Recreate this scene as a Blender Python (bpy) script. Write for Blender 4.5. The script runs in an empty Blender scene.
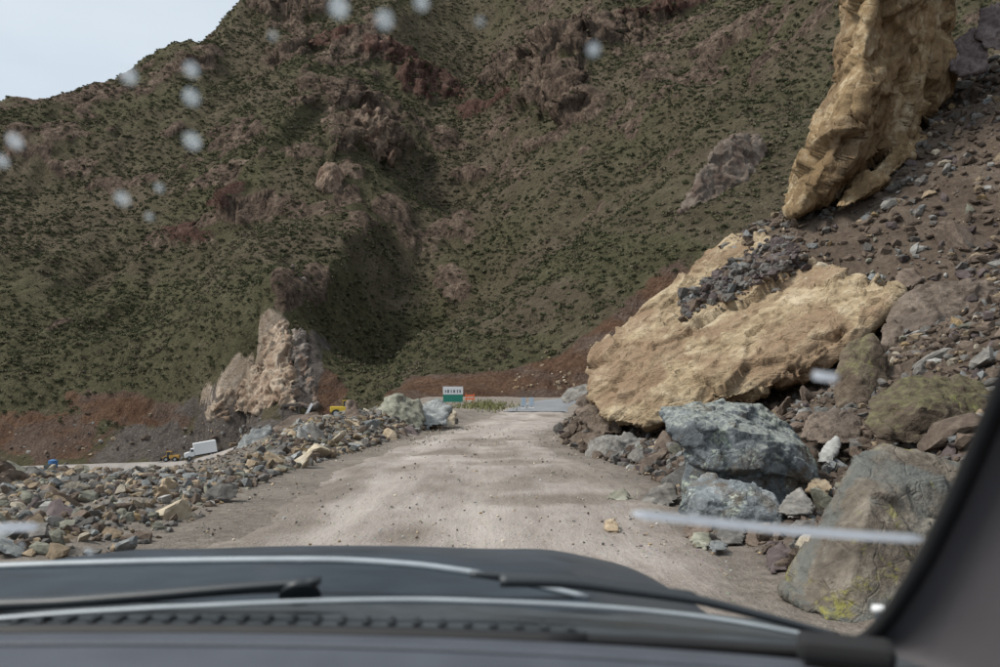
import bpy, bmesh, math, random
import numpy as np
from mathutils import Vector, Matrix

# ------------------------------------------------------------------ camera, sky, sun, exposure
scene = bpy.context.scene
COL = scene.collection
R = math.radians
FP, HX, HY, EYE = 800.0, 500.0, 395.0, 1.6      # focal length in photo pixels, principal column, horizon row, eye height

cam_data = bpy.data.cameras.new('camera')
cam_data.sensor_width = 36.0
cam_data.lens = 36.0 * FP / 1000.0
cam_data.shift_y = (HY - 333.5) / 1000.0
cam_data.clip_start = 0.05
cam_data.clip_end = 5000.0
cam_data.dof.use_dof = True
cam_data.dof.focus_distance = 15.0
cam_data.dof.aperture_fstop = 4.0
cam = bpy.data.objects.new('camera', cam_data)
cam.location = (0, 0, EYE)
cam.rotation_euler = (R(90), 0, 0)
COL.objects.link(cam)
scene.camera = cam

SUN_EL, SUN_AZ = 50.0, -98.0                     # azimuth measured from +Y towards +X
world = bpy.data.worlds.new('World')
scene.world = world
world.use_nodes = True
wn, wl = world.node_tree.nodes, world.node_tree.links
wn.clear()
w_out = wn.new('ShaderNodeOutputWorld')
w_bg = wn.new('ShaderNodeBackground')
w_sky = wn.new('ShaderNodeTexSky')
w_sky.sky_type = 'NISHITA'
w_sky.sun_disc = False
w_sky.sun_elevation = R(SUN_EL)
w_sky.sun_rotation = R(SUN_AZ)
w_sky.air_density = 1.0
w_sky.dust_density = 2.0
w_co = wn.new('ShaderNodeTexCoord')
w_map = wn.new('ShaderNodeMapping')
w_map.inputs['Scale'].default_value = (1.0, 1.0, 3.0)
w_noise = wn.new('ShaderNodeTexNoise')
w_noise.inputs['Scale'].default_value = 2.2
w_noise.inputs['Detail'].default_value = 5.0
w_ramp = wn.new('ShaderNodeValToRGB')
w_ramp.color_ramp.elements[0].position = 0.3
w_ramp.color_ramp.elements[0].color = (3.8, 4.25, 4.65, 1)
w_ramp.color_ramp.elements[1].position = 0.75
w_ramp.color_ramp.elements[1].color = (4.8, 5.1, 5.35, 1)
w_mix = wn.new('ShaderNodeMixRGB')
w_mix.inputs[0].default_value = 0.88
wl.new(w_co.outputs['Generated'], w_map.inputs[0])
wl.new(w_map.outputs[0], w_noise.inputs[0])
wl.new(w_noise.outputs[0], w_ramp.inputs[0])
wl.new(w_sky.outputs[0], w_mix.inputs[1])
wl.new(w_ramp.outputs[0], w_mix.inputs[2])
wl.new(w_mix.outputs[0], w_bg.inputs[0])
w_bg.inputs[1].default_value = 0.10
wl.new(w_bg.outputs[0], w_out.inputs[0])

sun_data = bpy.data.lights.new('sun', 'SUN')
sun_data.energy = 2.2
sun_data.angle = R(16)
sun_data.color = (1.0, 0.95, 0.87)
sun = bpy.data.objects.new('sun', sun_data)
_d = Vector((math.sin(R(SUN_AZ)) * math.cos(R(SUN_EL)), math.cos(R(SUN_AZ)) * math.cos(R(SUN_EL)), math.sin(R(SUN_EL))))
sun.rotation_euler = _d.to_track_quat('Z', 'Y').to_euler()
sun.location = (-40, 0, 80)
COL.objects.link(sun)

scene.view_settings.view_transform = 'Standard'
scene.view_settings.look = 'None'
scene.view_settings.exposure = 0.85
scene.view_settings.gamma = 1.0
scene.view_settings.use_curve_mapping = False
scene.render.engine = 'CYCLES'
scene.cycles.use_denoising = True
scene.cycles.max_bounces = 6
scene.cycles.transparent_max_bounces = 8
scene.cycles.caustics_reflective = False
scene.cycles.caustics_refractive = False

rng = np.random.default_rng(7)
random.seed(7)

# ------------------------------------------------------------------ noise and mesh helpers
def at(px, py, Y):
    """the place Y metres ahead that the photograph shows at (px, py)"""
    return np.array([(px - HX) / FP * Y, Y, EYE + (HY - py) / FP * Y])

def hashf(ix, iy, iz, seed):
    n = (ix.astype(np.int64) * 374761393 + iy.astype(np.int64) * 668265263 + iz.astype(np.int64) * 2147483647 + seed * 974634777) & 0xffffffff
    n = ((n ^ (n >> 13)) * 1274126177) & 0xffffffff
    n = ((n ^ (n >> 16)) * 2246822519) & 0xffffffff
    return ((n ^ (n >> 15)) & 0xffff) / 65535.0

def vnoise(p, seed=0):
    p = np.asarray(p, float)
    i = np.floor(p).astype(np.int64)
    f = p - i
    u = f * f * f * (f * (f * 6 - 15) + 10)
    out = 0
    for dx in (0, 1):
        for dy in (0, 1):
            for dz in (0, 1):
                w = (u[:, 0] if dx else 1 - u[:, 0]) * (u[:, 1] if dy else 1 - u[:, 1]) * (u[:, 2] if dz else 1 - u[:, 2])
                out = out + w * hashf(i[:, 0] + dx, i[:, 1] + dy, i[:, 2] + dz, seed)
    return out * 2 - 1

def fbm(p, octv=4, seed=0, gain=0.5):
    s, a, t = 0, 1.0, 0.0
    p = np.asarray(p, float)
    for k in range(octv):
        s = s + a * vnoise(p * 2.03 ** k + 17.3 * k, seed + k)
        t += a
        a *= gain
    return s / t

def ridged(p, octv=4, seed=0):
    s, a, t = 0, 1.0, 0.0
    p = np.asarray(p, float)
    for k in range(octv):
        s = s + a * (1 - 2 * np.abs(vnoise(p * 2.03 ** k + 11.1 * k, seed + k)))
        t += a
        a *= 0.5
    return s / t

def cells(p, seed=0):
    """random value of the nearest cell, and the gap to the next nearest"""
    p = np.asarray(p, float)
    i = np.floor(p).astype(np.int64)
    b1 = np.full(len(p), 9.0)
    b2 = np.full(len(p), 9.0)
    val = np.zeros(len(p))
    for dx in (-1, 0, 1):
        for dy in (-1, 0, 1):
            for dz in (-1, 0, 1):
                c = [i[:, 0] + dx, i[:, 1] + dy, i[:, 2] + dz]
                q = np.stack([c[k] + hashf(*c, seed + 31 * k + 1) for k in range(3)], 1)
                d = np.linalg.norm(p - q, axis=1)
                v = hashf(*c, seed + 99)
                near = d < b1
                b2 = np.where(near, b1, np.minimum(b2, d))
                val = np.where(near, v, val)
                b1 = np.where(near, d, b1)
    return val, b2 - b1

def facets(p, seed=0, tilt=1.0):
    """broken rock faces: each cell is a plane with its own offset and tilt"""
    p = np.asarray(p, float)
    i = np.floor(p).astype(np.int64)
    best = np.full(len(p), 9.0)
    out = np.zeros(len(p))
    for dx in (-1, 0, 1):
        for dy in (-1, 0, 1):
            for dz in (-1, 0, 1):
                c = [i[:, 0] + dx, i[:, 1] + dy, i[:, 2] + dz]
                q = np.stack([c[k] + hashf(*c, seed + 31 * k + 1) for k in range(3)], 1)
                w = p - q
                d = (w * w).sum(1)
                t = np.stack([hashf(*c, seed + 57 * k + 7) - .5 for k in range(3)], 1)
                near = d < best
                out = np.where(near, hashf(*c, seed + 99) - .5 + tilt * 2 * (t * w).sum(1), out)
                best = np.where(near, d, best)
    return out

def smooth(a, b, x):
    t = np.clip((x - a) / (b - a), 0, 1)
    return t * t * (3 - 2 * t)

def mesh_np(name, v, f, smooth_shade=True):
    v = np.ascontiguousarray(v, np.float32)
    f = np.ascontiguousarray(f, np.int32)
    me = bpy.data.meshes.new(name)
    n, k = f.shape
    me.vertices.add(len(v))
    me.vertices.foreach_set('co', v.ravel())
    me.loops.add(n * k)
    me.loops.foreach_set('vertex_index', f.ravel())
    me.polygons.add(n)
    me.polygons.foreach_set('loop_start', np.arange(n, dtype=np.int32) * k)
    me.polygons.foreach_set('use_smooth', np.full(n, smooth_shade))
    me.update(calc_edges=True)
    return me

def grid_faces(nx, ny):
    a = np.arange(nx * ny).reshape(ny, nx)
    return np.stack([a[:-1, :-1].ravel(), a[:-1, 1:].ravel(), a[1:, 1:].ravel(), a[1:, :-1].ravel()], 1)

def attr(me, name, val):
    at_ = me.attributes.new(name, 'FLOAT', 'POINT')
    at_.data.foreach_set('value', np.ascontiguousarray(val, np.float32))

def attr_col(me, name, val):
    at_ = me.attributes.new(name, 'FLOAT_COLOR', 'POINT')
    at_.data.foreach_set('color', np.ascontiguousarray(np.concatenate([val, np.ones((len(val), 1))], 1), np.float32).ravel())

def obj(name, me, mat=None, parent=None, loc=(0, 0, 0), rot=(0, 0, 0), shift=None):
    if isinstance(me, bmesh.types.BMesh):
        m = bpy.data.meshes.new(name)
        me.to_mesh(m)
        me.free()
        me = m
    o = bpy.data.objects.new(name, me)
    if mat is not None:
        if len(me.materials) == 0:
            me.materials.append(mat)
        o.material_slots[0].link = 'OBJECT'
        o.material_slots[0].material = mat
    COL.objects.link(o)
    o.location = loc
    o.rotation_euler = rot
    if parent is not None:
        o.parent = parent
    return o

def tag(o, label=None, cat=None, group=None, kind=None):
    if label: o['label'] = label
    if cat: o['category'] = cat
    if group: o['group'] = group
    if kind: o['kind'] = kind
    return o

def thing(name, label, cat, loc=(0, 0, 0), rot=(0, 0, 0), group=None):
    o = bpy.data.objects.new(name, None)
    o.empty_display_size = 0.2
    COL.objects.link(o)
    o.location = loc
    o.rotation_euler = rot
    return tag(o, label, cat, group)

def bm_box(bm, c, s, rot=None, bevel=0.0):
    r = bmesh.ops.create_cube(bm, size=1.0)
    vs = r['verts']
    bmesh.ops.scale(bm, verts=vs, vec=s)
    if bevel:
        es = list({e for v in vs for e in v.link_edges})
        g = bmesh.ops.bevel(bm, geom=es, offset=bevel, segments=2, affect='EDGES', profile=0.6)
        vs = list({v for v in g['verts']} | {v for v in vs if v.is_valid})
    if rot is not None:
        bmesh.ops.rotate(bm, verts=vs, cent=(0, 0, 0), matrix=rot)
    bmesh.ops.translate(bm, verts=vs, vec=c)
    return vs

def box(c, s, rot=None, bevel=0.0):
    bm = bmesh.new()
    bm_box(bm, c, s, rot, bevel)
    return bm

def tube_mesh(name, pts, rad, seg=10, flat=1.0):
    """swept tube along pts; rad one value or one per point; flat squashes its height"""
    pts = [Vector(p) for p in pts]
    n = len(pts)
    rad = [rad] * n if not hasattr(rad, '__len__') else rad
    V, F = [], []
    for i, p in enumerate(pts):
        t = (pts[min(i + 1, n - 1)] - pts[max(i - 1, 0)]).normalized()
        up = Vector((0, 0, 1)) if abs(t.z) < 0.95 else Vector((1, 0, 0))
        s = t.cross(up).normalized()
        u = s.cross(t)
        for k in range(seg):
            a = 2 * math.pi * k / seg
            V.append(p + s * math.cos(a) * rad[i] + u * math.sin(a) * rad[i] * flat)
    for i in range(n - 1):
        for k in range(seg):
            F.append((i * seg + k, i * seg + (k + 1) % seg, (i + 1) * seg + (k + 1) % seg, (i + 1) * seg + k))
    F.append(tuple(range(seg))[::-1])
    F.append(tuple((n - 1) * seg + k for k in range(seg)))
    me = bpy.data.meshes.new(name)
    me.from_pydata([tuple(v) for v in V], [], F)
    for p in me.polygons: p.use_smooth = len(p.vertices) == 4
    return me

# ------------------------------------------------------------------ materials
def new_mat(name):
    m = bpy.data.materials.new(name)
    m.use_nodes = True
    nt = m.node_tree
    nt.nodes.clear()
    out = nt.nodes.new('ShaderNodeOutputMaterial')
    b = nt.nodes.new('ShaderNodeBsdfPrincipled')
    nt.links.new(b.outputs[0], out.inputs[0])
    return m, nt, b

class NT:
    def __init__(self, nt): self.nt = nt
    def n(self, t, **kw):
        x = self.nt.nodes.new(t)
        for k, v in kw.items(): setattr(x, k, v)
        return x
    def l(self, a, b): self.nt.links.new(a, b)
    def noise(self, vec, scale, detail=4, rough=0.55, dist=0.0):
        x = self.n('ShaderNodeTexNoise')
        x.inputs['Scale'].default_value = scale
        x.inputs['Detail'].default_value = detail
        x.inputs['Roughness'].default_value = rough
        x.inputs['Distortion'].default_value = dist
        if vec is not None: self.l(vec, x.inputs['Vector'])
        return x.outputs['Fac']
    def ramp(self, fac, stops, interp='LINEAR'):
        x = self.n('ShaderNodeValToRGB')
        cr = x.color_ramp
        cr.interpolation = interp
        while len(cr.elements) > 1: cr.elements.remove(cr.elements[-1])
        for i, (p, c) in enumerate(stops):
            e = cr.elements[0] if i == 0 else cr.elements.new(p)
            e.position = p
            e.color = (*c, 1) if hasattr(c, '__len__') else (c, c, c, 1)
        self.l(fac, x.inputs[0])
        return x.outputs[0]
    def mix(self, fac, a, b, mode='MIX'):
        x = self.n('ShaderNodeMixRGB', blend_type=mode)
        for i, v in enumerate((fac, a, b)):
            if hasattr(v, 'is_output'): self.l(v, x.inputs[i])
            elif i == 0: x.inputs[0].default_value = v
            else: x.inputs[i].default_value = (*v, 1)
        return x.outputs[0]
    def math(self, op, a, b=0.0, clamp=False):
        x = self.n('ShaderNodeMath', operation=op, use_clamp=clamp)
        for i, v in enumerate((a, b)):
            if hasattr(v, 'is_output'): self.l(v, x.inputs[i])
            else: x.inputs[i].default_value = v
        return x.outputs[0]
    def bump(self, h, strength, dist, prev=None):
        x = self.n('ShaderNodeBump')
        x.inputs['Strength'].default_value = strength
        x.inputs['Distance'].default_value = dist
        self.l(h, x.inputs['Height'])
        if prev is not None: self.l(prev, x.inputs['Normal'])
        return x.outputs[0]
    def attr(self, name, col=False):
        x = self.n('ShaderNodeAttribute', attribute_name=name)
        return x.outputs['Color' if col else 'Fac']
    def mapping(self, vec, scale=(1, 1, 1), rot=(0, 0, 0)):
        x = self.n('ShaderNodeMapping')
        x.inputs['Scale'].default_value = scale
        x.inputs['Rotation'].default_value = rot
        self.l(vec, x.inputs[0])
        return x.outputs[0]
    def objco(self): return self.n('ShaderNodeTexCoord').outputs['Object']
    def pos(self): return self.n('ShaderNodeNewGeometry').outputs['Position']

def rock_mat(name, dark, mid, light, scale=2.0, lichen=None, lichen_amt=0.0, stain=None, stain_amt=0.0, strata=None, bump=0.5, bd=.05, top=None, stain_scale=.7):
    m, nt, b = new_mat(name)
    t = NT(nt)
    oi = t.n('ShaderNodeObjectInfo')
    geo = t.pos()
    add = t.n('ShaderNodeVectorMath', operation='ADD')
    co = t.objco()
    comb = t.n('ShaderNodeCombineXYZ')
    for k, s in enumerate((37.0, 71.0, 13.0)):
        t.l(t.math('MULTIPLY', oi.outputs['Random'], s), comb.inputs[k])
    t.l(geo, add.inputs[0]); t.l(comb.outputs[0], add.inputs[1])
    v = add.outputs[0]
    if strata: v = t.mapping(v, *strata)
    n1 = t.noise(v, scale, 8, 0.62, 0.4)
    n2 = t.noise(v, scale * 5.3, 6, 0.65)
    f = t.math('ADD', t.math('MULTIPLY', n1, 0.62), t.math('MULTIPLY', n2, 0.38))
    c = t.ramp(f, [(0.32, dark), (0.5, mid), (0.66, light)])
    if stain is not None:
        s = t.ramp(t.noise(v, scale * stain_scale, 6, 0.62, 0.8), [(0.5 - stain_amt * 0.4, 0), (0.62 - stain_amt * 0.3, 1)])
        c = t.mix(t.math('MULTIPLY', s, 0.75), c, stain)
    if lichen is not None:
        vv = t.n('ShaderNodeTexVoronoi'); vv.inputs['Scale'].default_value = scale * 7
        t.l(v, vv.inputs['Vector'])
        l1 = t.ramp(t.noise(v, scale * 1.1, 7, 0.68, 0.6), [(0.62 - lichen_amt, 0), (0.7 - lichen_amt, 1)])
        l2 = t.ramp(t.noise(v, scale * 9, 3, 0.6), [(0.42, 0), (0.56, 1)])
        c = t.mix(t.math('MULTIPLY', t.math('MULTIPLY', l1, l2), 0.85), c, lichen)
    if top is not None:
        sep = t.n('ShaderNodeSeparateXYZ'); t.l(t.n('ShaderNodeNewGeometry').outputs['Normal'], sep.inputs[0])
        tf = t.ramp(t.math('ADD', sep.outputs['Z'], t.math('MULTIPLY', t.math('SUBTRACT', t.noise(v, scale * 2.2, 6, .7), .5), 1.6)), [(.5, 0), (.8, 1)])
        c = t.mix(t.math('MULTIPLY', t.math('MULTIPLY', tf, t.ramp(t.noise(v, scale * 6, 4, .7), [(.4, .1), (.56, 1)])), .8), c, t.ramp(n2, [(.35, tuple(x * .55 for x in top)), (.6, top)]))
    hv = t.n('ShaderNodeHueSaturation')
    t.l(c, hv.inputs['Color'])
    t.l(t.math('ADD', t.math('MULTIPLY', oi.outputs['Random'], 0.5), 0.75), hv.inputs['Value'])
    t.l(hv.outputs[0], b.inputs['Base Color'])
    vc = t.n('ShaderNodeTexVoronoi', feature='DISTANCE_TO_EDGE'); vc.inputs['Scale'].default_value = scale * 1.6
    t.l(t.mix(0.12, v, t.n('ShaderNodeTexNoise').outputs['Color'], 'ADD'), vc.inputs['Vector'])
    crack = t.ramp(vc.outputs['Distance'], [(0.0, 0.0), (0.04, 1.0)])
    h = t.math('ADD', t.math('MULTIPLY', n1, 1.2), t.math('MULTIPLY', n2, 0.5))
    h = t.math('ADD', h, t.math('MULTIPLY', t.noise(v, scale * 22, 4, 0.7), 0.18))
    h = t.math('ADD', h, t.math('MULTIPLY', crack, 0.10))
    t.l(t.bump(h, bump, bd), b.inputs['Normal'])
    b.inputs['Roughness'].default_value = 0.88
    b.inputs['Specular IOR Level'].default_value = 0.25
    return m

M = {}
M['grey'] = rock_mat('rock_grey', (.055, .05, .046), (.165, .155, .142), (.30, .285, .265), 2.2)
M['blue'] = rock_mat('rock_blue', (.07, .074, .074), (.195, .205, .205), (.36, .375, .37), 2.0, lichen=(.46, .48, .40), lichen_amt=.03)
M['tan'] = rock_mat('rock_tan', (.12, .085, .052), (.31, .24, .165), (.50, .42, .31), 1.8)
M['brown'] = rock_mat('rock_brown', (.05, .037, .029), (.14, .105, .082), (.25, .20, .165), 2.0)
M['green'] = rock_mat('rock_green', (.08, .078, .06), (.22, .215, .17), (.40, .39, .32), 2.0, lichen=(.33, .32, .15), lichen_amt=-.02)
M['cream'] = rock_mat('rock_cream', (.24, .19, .13), (.46, .39, .29), (.62, .56, .46), 2.0)
M['purple'] = rock_mat('rock_purple', (.04, .031, .032), (.115, .09, .088), (.20, .165, .16), 2.0)
M['ochre'] = rock_mat('rock_ochre', (.14, .085, .04), (.36, .255, .14), (.52, .42, .27), 2.0)
M['pale'] = rock_mat('rock_pale', (.18, .18, .17), (.34, .335, .32), (.5, .49, .47), 2.2)

M['big_tan'] = rock_mat('boulder_tan_face', (.17, .115, .065), (.40, .31, .20), (.62, .52, .375), 0.9, stain=(.25, .165, .105), stain_amt=.12, stain_scale=.5,
                        strata=((1.0, 1.0, 1.5), (0, R(38), 0)), bump=0.9, bd=.22)
M['slab_tan'] = rock_mat('slab_ochre_face', (.10, .065, .035), (.28, .195, .105), (.58, .49, .35), 0.6, stain=(.15, .095, .05), stain_amt=.2, stain_scale=.4,
                         strata=((1.35, 1.35, 0.9), (0, R(-20), 0)), bump=0.9, bd=.2)
M['blue_big'] = rock_mat('boulder_blue_lichen', (.05, .058, .066), (.17, .19, .205), (.38, .42, .44), 2.3, lichen=(.50, .56, .45), lichen_amt=.07,
                         stain=(.12, .085, .05), stain_amt=-.05, bump=0.9, bd=.09, top=(.55, .58, .52))
M['blue_low'] = rock_mat('block_blue_grey', (.05, .056, .062), (.17, .187, .197), (.36, .39, .405), 2.3, lichen=(.46, .50, .42), lichen_amt=.05, stain=(.13, .10, .07), stain_amt=-.02, bump=0.9, bd=.08)
M['moss_big'] = rock_mat('boulder_moss_brown', (.05, .041, .033), (.135, .114, .092), (.25, .22, .18), 2.1, lichen=(.25, .235, .07), lichen_amt=.05,
                         stain=(.11, .12, .115), stain_amt=.1, bump=0.9, bd=.09)
M['brown_big'] = rock_mat('boulder_brown', (.06, .045, .035), (.155, .12, .095), (.27, .22, .18), 1.5, stain=(.12, .095, .08), stain_amt=.05, bump=0.9, bd=.14)
M['brown_moss'] = rock_mat('boulder_brown_moss', (.045, .032, .024), (.12, .09, .065), (.21, .17, .13), 1.6, lichen=(.27, .28, .09), lichen_amt=.05, bump=0.9, bd=.1, top=(.21, .195, .10))
M['crag_pale'] = rock_mat('crag_pale_rock', (.06, .046, .038), (.165, .13, .106), (.27, .222, .185), 0.3, stain=(.13, .085, .065), stain_amt=.05, strata=((1.5, 1.5, .6), (0, R(30), 0)), bump=.8, bd=.25)
M['crag'] = rock_mat('crag_rock', (.06, .042, .032), (.19, .135, .098), (.34, .26, .195), 0.25, stain=(.10, .05, .035), stain_amt=.05,
                     strata=((1.3, 1.3, .6), (0, R(20), 0)), bump=1.0, bd=1.2)

def plain(name, col, rough=0.5, metal=0.0, var=0.12, scale=6.0, bump=0.0, coat=0.0, spec=0.5):
    m, nt, b = new_mat(name)
    t = NT(nt)
    n = t.noise(t.objco(), scale, 5, 0.6)
    c = t.ramp(n, [(0.3, tuple(x * (1 - var) for x in col)), (0.7, tuple(min(1, x * (1 + var)) for x in col))])
    t.l(c, b.inputs['Base Color'])
    t.l(t.ramp(n, [(0.3, max(0, rough - .08)), (0.7, min(1, rough + .08))]), b.inputs['Roughness'])
    b.inputs['Metallic'].default_value = metal
    b.inputs['Coat Weight'].default_value = coat
    b.inputs['Coat Roughness'].default_value = 0.08
    b.inputs['Specular IOR Level'].default_value = spec
    if bump:
        t.l(t.bump(t.noise(t.objco(), scale * 20, 3, 0.6), bump, 0.002), b.inputs['Normal'])
    return m

# stones in a heap: colour of each stone comes from the mesh
m, nt, b = new_mat('loose_stone'); t = NT(nt)
n = t.noise(t.pos(), 14, 5, 0.65)
t.l(t.mix(1.0, t.attr('tint', True), t.ramp(n, [(0.3, .55), (0.7, 1.3)]), 'MULTIPLY'), b.inputs['Base Color'])
t.l(t.bump(n, 0.5, 0.03), b.inputs['Normal'])
b.inputs['Roughness'].default_value = 0.9; b.inputs['Specular IOR Level'].default_value = 0.2
M['stone'] = m

# earth and fine debris of the bench, the bank and the slide
m, nt, b = new_mat('slide_earth'); t = NT(nt)
p = t.pos()
n1 = t.noise(p, 0.5, 6, 0.6); n2 = t.noise(p, 6, 6, 0.7); n3 = t.noise(p, 30, 4, 0.7)
f = t.math('ADD', t.math('MULTIPLY', n1, .35), t.math('ADD', t.math('MULTIPLY', n2, .4), t.math('MULTIPLY', n3, .25)))
earth = t.ramp(f, [(0.34, (.045, .033, .025)), (0.5, (.115, .086, .066)), (0.66, (.21, .17, .135))])
gravel = t.ramp(f, [(0.34, (.10, .084, .07)), (0.5, (.225, .194, .166)), (0.66, (.37, .33, .29))])
t.l(t.mix(t.attr('slide'), gravel, earth), b.inputs['Base Color'])
t.l(t.bump(t.math('ADD', n2, t.math('MULTIPLY', n3, .5)), 0.8, 0.12), b.inputs['Normal'])
b.inputs['Roughness'].default_value = 0.95; b.inputs['Specular IOR Level'].default_value = 0.15
M['earth'] = m

# dirt road
m, nt, b = new_mat('dirt_road'); t = NT(nt)
p = t.pos()
n1 = t.noise(p, 0.35, 6, 0.6); n2 = t.noise(t.mapping(p, (2.2, .45, 1)), 1.6, 7, 0.7); n3 = t.noise(p, 26, 5, 0.7)
f = t.math('ADD', t.math('MULTIPLY', n1, .3), t.math('ADD', t.math('MULTIPLY', n2, .35), t.math('MULTIPLY', n3, .35)))
base = t.ramp(f, [(0.34, (.17, .140, .12)), (0.46, (.285, .247, .22)), (0.56, (.375, .333, .302)), (0.66, (.47, .43, .40))])
wet = t.attr('wet')
wetc = t.ramp(f, [(0.35, (.10, .08, .062)), (0.62, (.23, .193, .16))])
base = t.mix(t.math('MULTIPLY', t.attr('track'), .45), base, (.52, .47, .43))
c = t.mix(wet, base, wetc)
g1 = t.noise(p, 0.5, 6, 0.6); g2 = t.noise(p, 6, 6, 0.7)
gf = t.math('ADD', t.math('MULTIPLY', g1, .35), t.math('ADD', t.math('MULTIPLY', g2, .4), t.math('MULTIPLY', n3, .25)))
c = t.mix(t.attr('margin'), c, t.ramp(gf, [(0.34, (.10, .084, .07)), (0.5, (.225, .194, .166)), (0.66, (.37, .33, .29))]))
vor = t.n('ShaderNodeTexVoronoi'); vor.inputs['Scale'].default_value = 13; t.l(p, vor.inputs['Vector'])
peb = t.math('MULTIPLY', t.ramp(vor.outputs['Distance'], [(.16, 1), (.26, 0)]), t.ramp(t.noise(p, 1.1, 4, .6), [(.45, 0), (.62, 1)]))
c = t.mix(t.math('MULTIPLY', peb, .65), c, t.mix(.5, vor.outputs['Color'], (.25, .22, .2)))
t.l(c, b.inputs['Base Color'])
t.l(t.bump(t.math('ADD', t.math('ADD', n2, t.math('MULTIPLY', n3, .35)), t.math('MULTIPLY', peb, .5)), 0.8, 0.08), b.inputs['Normal'])
t.l(t.ramp(wet, [(0, .95), (1, .72)]), b.inputs['Roughness'])
b.inputs['Specular IOR Level'].default_value = 0.2
M['road'] = m
M['asphalt'] = plain('asphalt', (.19, .195, .205), 0.8, var=.25, scale=.6)
M['valley_road'] = plain('valley_road', (.26, .235, .215), 0.9, var=.25, scale=.25)

# mountain
m, nt, b = new_mat('mountain_side'); t = NT(nt)
p = t.pos()
n0 = t.noise(p, .018, 5, .6, .4); n1 = t.noise(p, .12, 6, .65); n2 = t.noise(p, .7, 5, .7); n3 = t.noise(p, 2.2, 4, .7)
f = t.math('ADD', t.math('MULTIPLY', n1, .4), t.math('ADD', t.math('MULTIPLY', n2, .35), t.math('MULTIPLY', n3, .25)))
grass = t.ramp(f, [(.34, (.058, .045, .032)), (.46, (.112, .090, .062)), (.56, (.162, .132, .094)), (.68, (.235, .198, .148))])
gr2 = t.ramp(f, [(.34, (.050, .046, .028)), (.5, (.105, .096, .056)), (.68, (.18, .165, .105))])
g = t.mix(t.ramp(t.math('ADD', n0, t.math('MULTIPLY', t.attr('green'), .35)), [(.42, 0), (.62, 1)]), grass, gr2)
pst = t.mapping(p, (1, 1, .35))
r1 = t.noise(pst, .16, 7, .65, .5); r2 = t.noise(pst, .8, 6, .7)
rf = t.math('ADD', t.math('MULTIPLY', r1, .5), t.math('MULTIPLY', r2, .5))
rock = t.ramp(rf, [(.37, (.026, .02, .017)), (.46, (.10, .072, .057)), (.56, (.205, .15, .115)), (.66, (.37, .29, .225))])
redrock = t.ramp(rf, [(.36, (.03, .018, .015)), (.5, (.11, .062, .05)), (.66, (.21, .14, .115))])
scar = t.ramp(rf, [(.33, (.11, .075, .055)), (.46, (.34, .265, .2)), (.6, (.5, .42, .345)), (.7, (.58, .5, .42))])
soil = t.ramp(t.math('ADD', t.math('MULTIPLY', rf, .6), t.math('MULTIPLY', n3, .4)), [(.36, (.055, .031, .022)), (.48, (.135, .078, .052)), (.58, (.20, .125, .085)), (.68, (.32, .235, .17))])
greysoil = t.ramp(t.math('ADD', t.math('MULTIPLY', rf, .6), t.math('MULTIPLY', n3, .4)), [(.34, (.06, .05, .045)), (.5, (.14, .118, .105)), (.66, (.24, .21, .19))])
big = t.ramp(t.noise(t.mapping(p, (1, 1, 2.2)), .07, 5, .6, .8), [(.44, 0), (.60, 1)])
soil = t.mix(t.math('MULTIPLY', big, .5), soil, greysoil)
c = g
for name, cc in (('rock', rock), ('redrock', redrock), ('soil', soil), ('greysoil', greysoil), ('scar', scar)):
    k = t.math('ADD', t.attr(name), t.math('MULTIPLY', t.math('SUBTRACT', n2, .5), 1.1))
    c = t.mix(t.math('MULTIPLY', t.ramp(k, [(.38, 0), (.58, 1)]), t.ramp(t.attr(name), [(.02, 0), (.2, 1)])), c, cc)
t.l(c, b.inputs['Base Color'])
t.l(t.bump(t.math('ADD', n2, t.math('ADD', t.math('MULTIPLY', n3, .5), t.math('MULTIPLY', r2, 1.2))), 1.0, 1.6), b.inputs['Normal'])
b.inputs['Roughness'].default_value = 1.0; b.inputs['Specular IOR Level'].default_value = 0.05
M['mountain'] = m

# scrub leaves
m, nt, b = new_mat('scrub_leaf'); t = NT(nt)
oi = t.n('ShaderNodeObjectInfo')
n0 = t.noise(t.pos(), .022, 4, .6)
fc = t.math('ADD', t.math('MULTIPLY', oi.outputs['Random'], .65), t.math('MULTIPLY', t.math('SUBTRACT', n0, .5), 1.2))
t.l(t.ramp(fc, [(.0, (.058, .064, .036)), (.2, (.086, .09, .048)), (.38, (.115, .110, .064)), (.5, (.135, .118, .078)), (.65, (.135, .110, .08)), (.85, (.17, .145, .11))]), b.inputs['Base Color'])
b.inputs['Roughness'].default_value = 0.9; b.inputs['Specular IOR Level'].default_value = 0.1
M['scrub'] = m

# ------------------------------------------------------------------ the mountain
def tps(ctrl, z):
    ctrl = np.asarray(ctrl, float); n = len(ctrl)
    def U(r2): return np.where(r2 > 1e-9, r2 * np.log(np.maximum(r2, 1e-9)), 0)
    sc = 100.0
    c = ctrl / sc
    K = U(((c[:, None] - c[None]) ** 2).sum(-1)) + np.eye(n) * 1e-4
    P = np.concatenate([np.ones((n, 1)), c], 1)
    A = np.block([[K, P], [P.T, np.zeros((3, 3))]])
    w = np.linalg.solve(A, np.concatenate([z, np.zeros(3)]))
    def ev(x, y):
        q = np.stack([np.ravel(x), np.ravel(y)], 1) / sc
        out = np.empty(len(q))
        for s in range(0, len(q), 60000):
            qq = q[s:s + 60000]
            out[s:s + 60000] = U(((qq[:, None] - c[None]) ** 2).sum(-1)) @ w[:n] + w[n] + qq @ w[n + 1:]
        return out.reshape(np.shape(x))
    return ev

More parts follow.
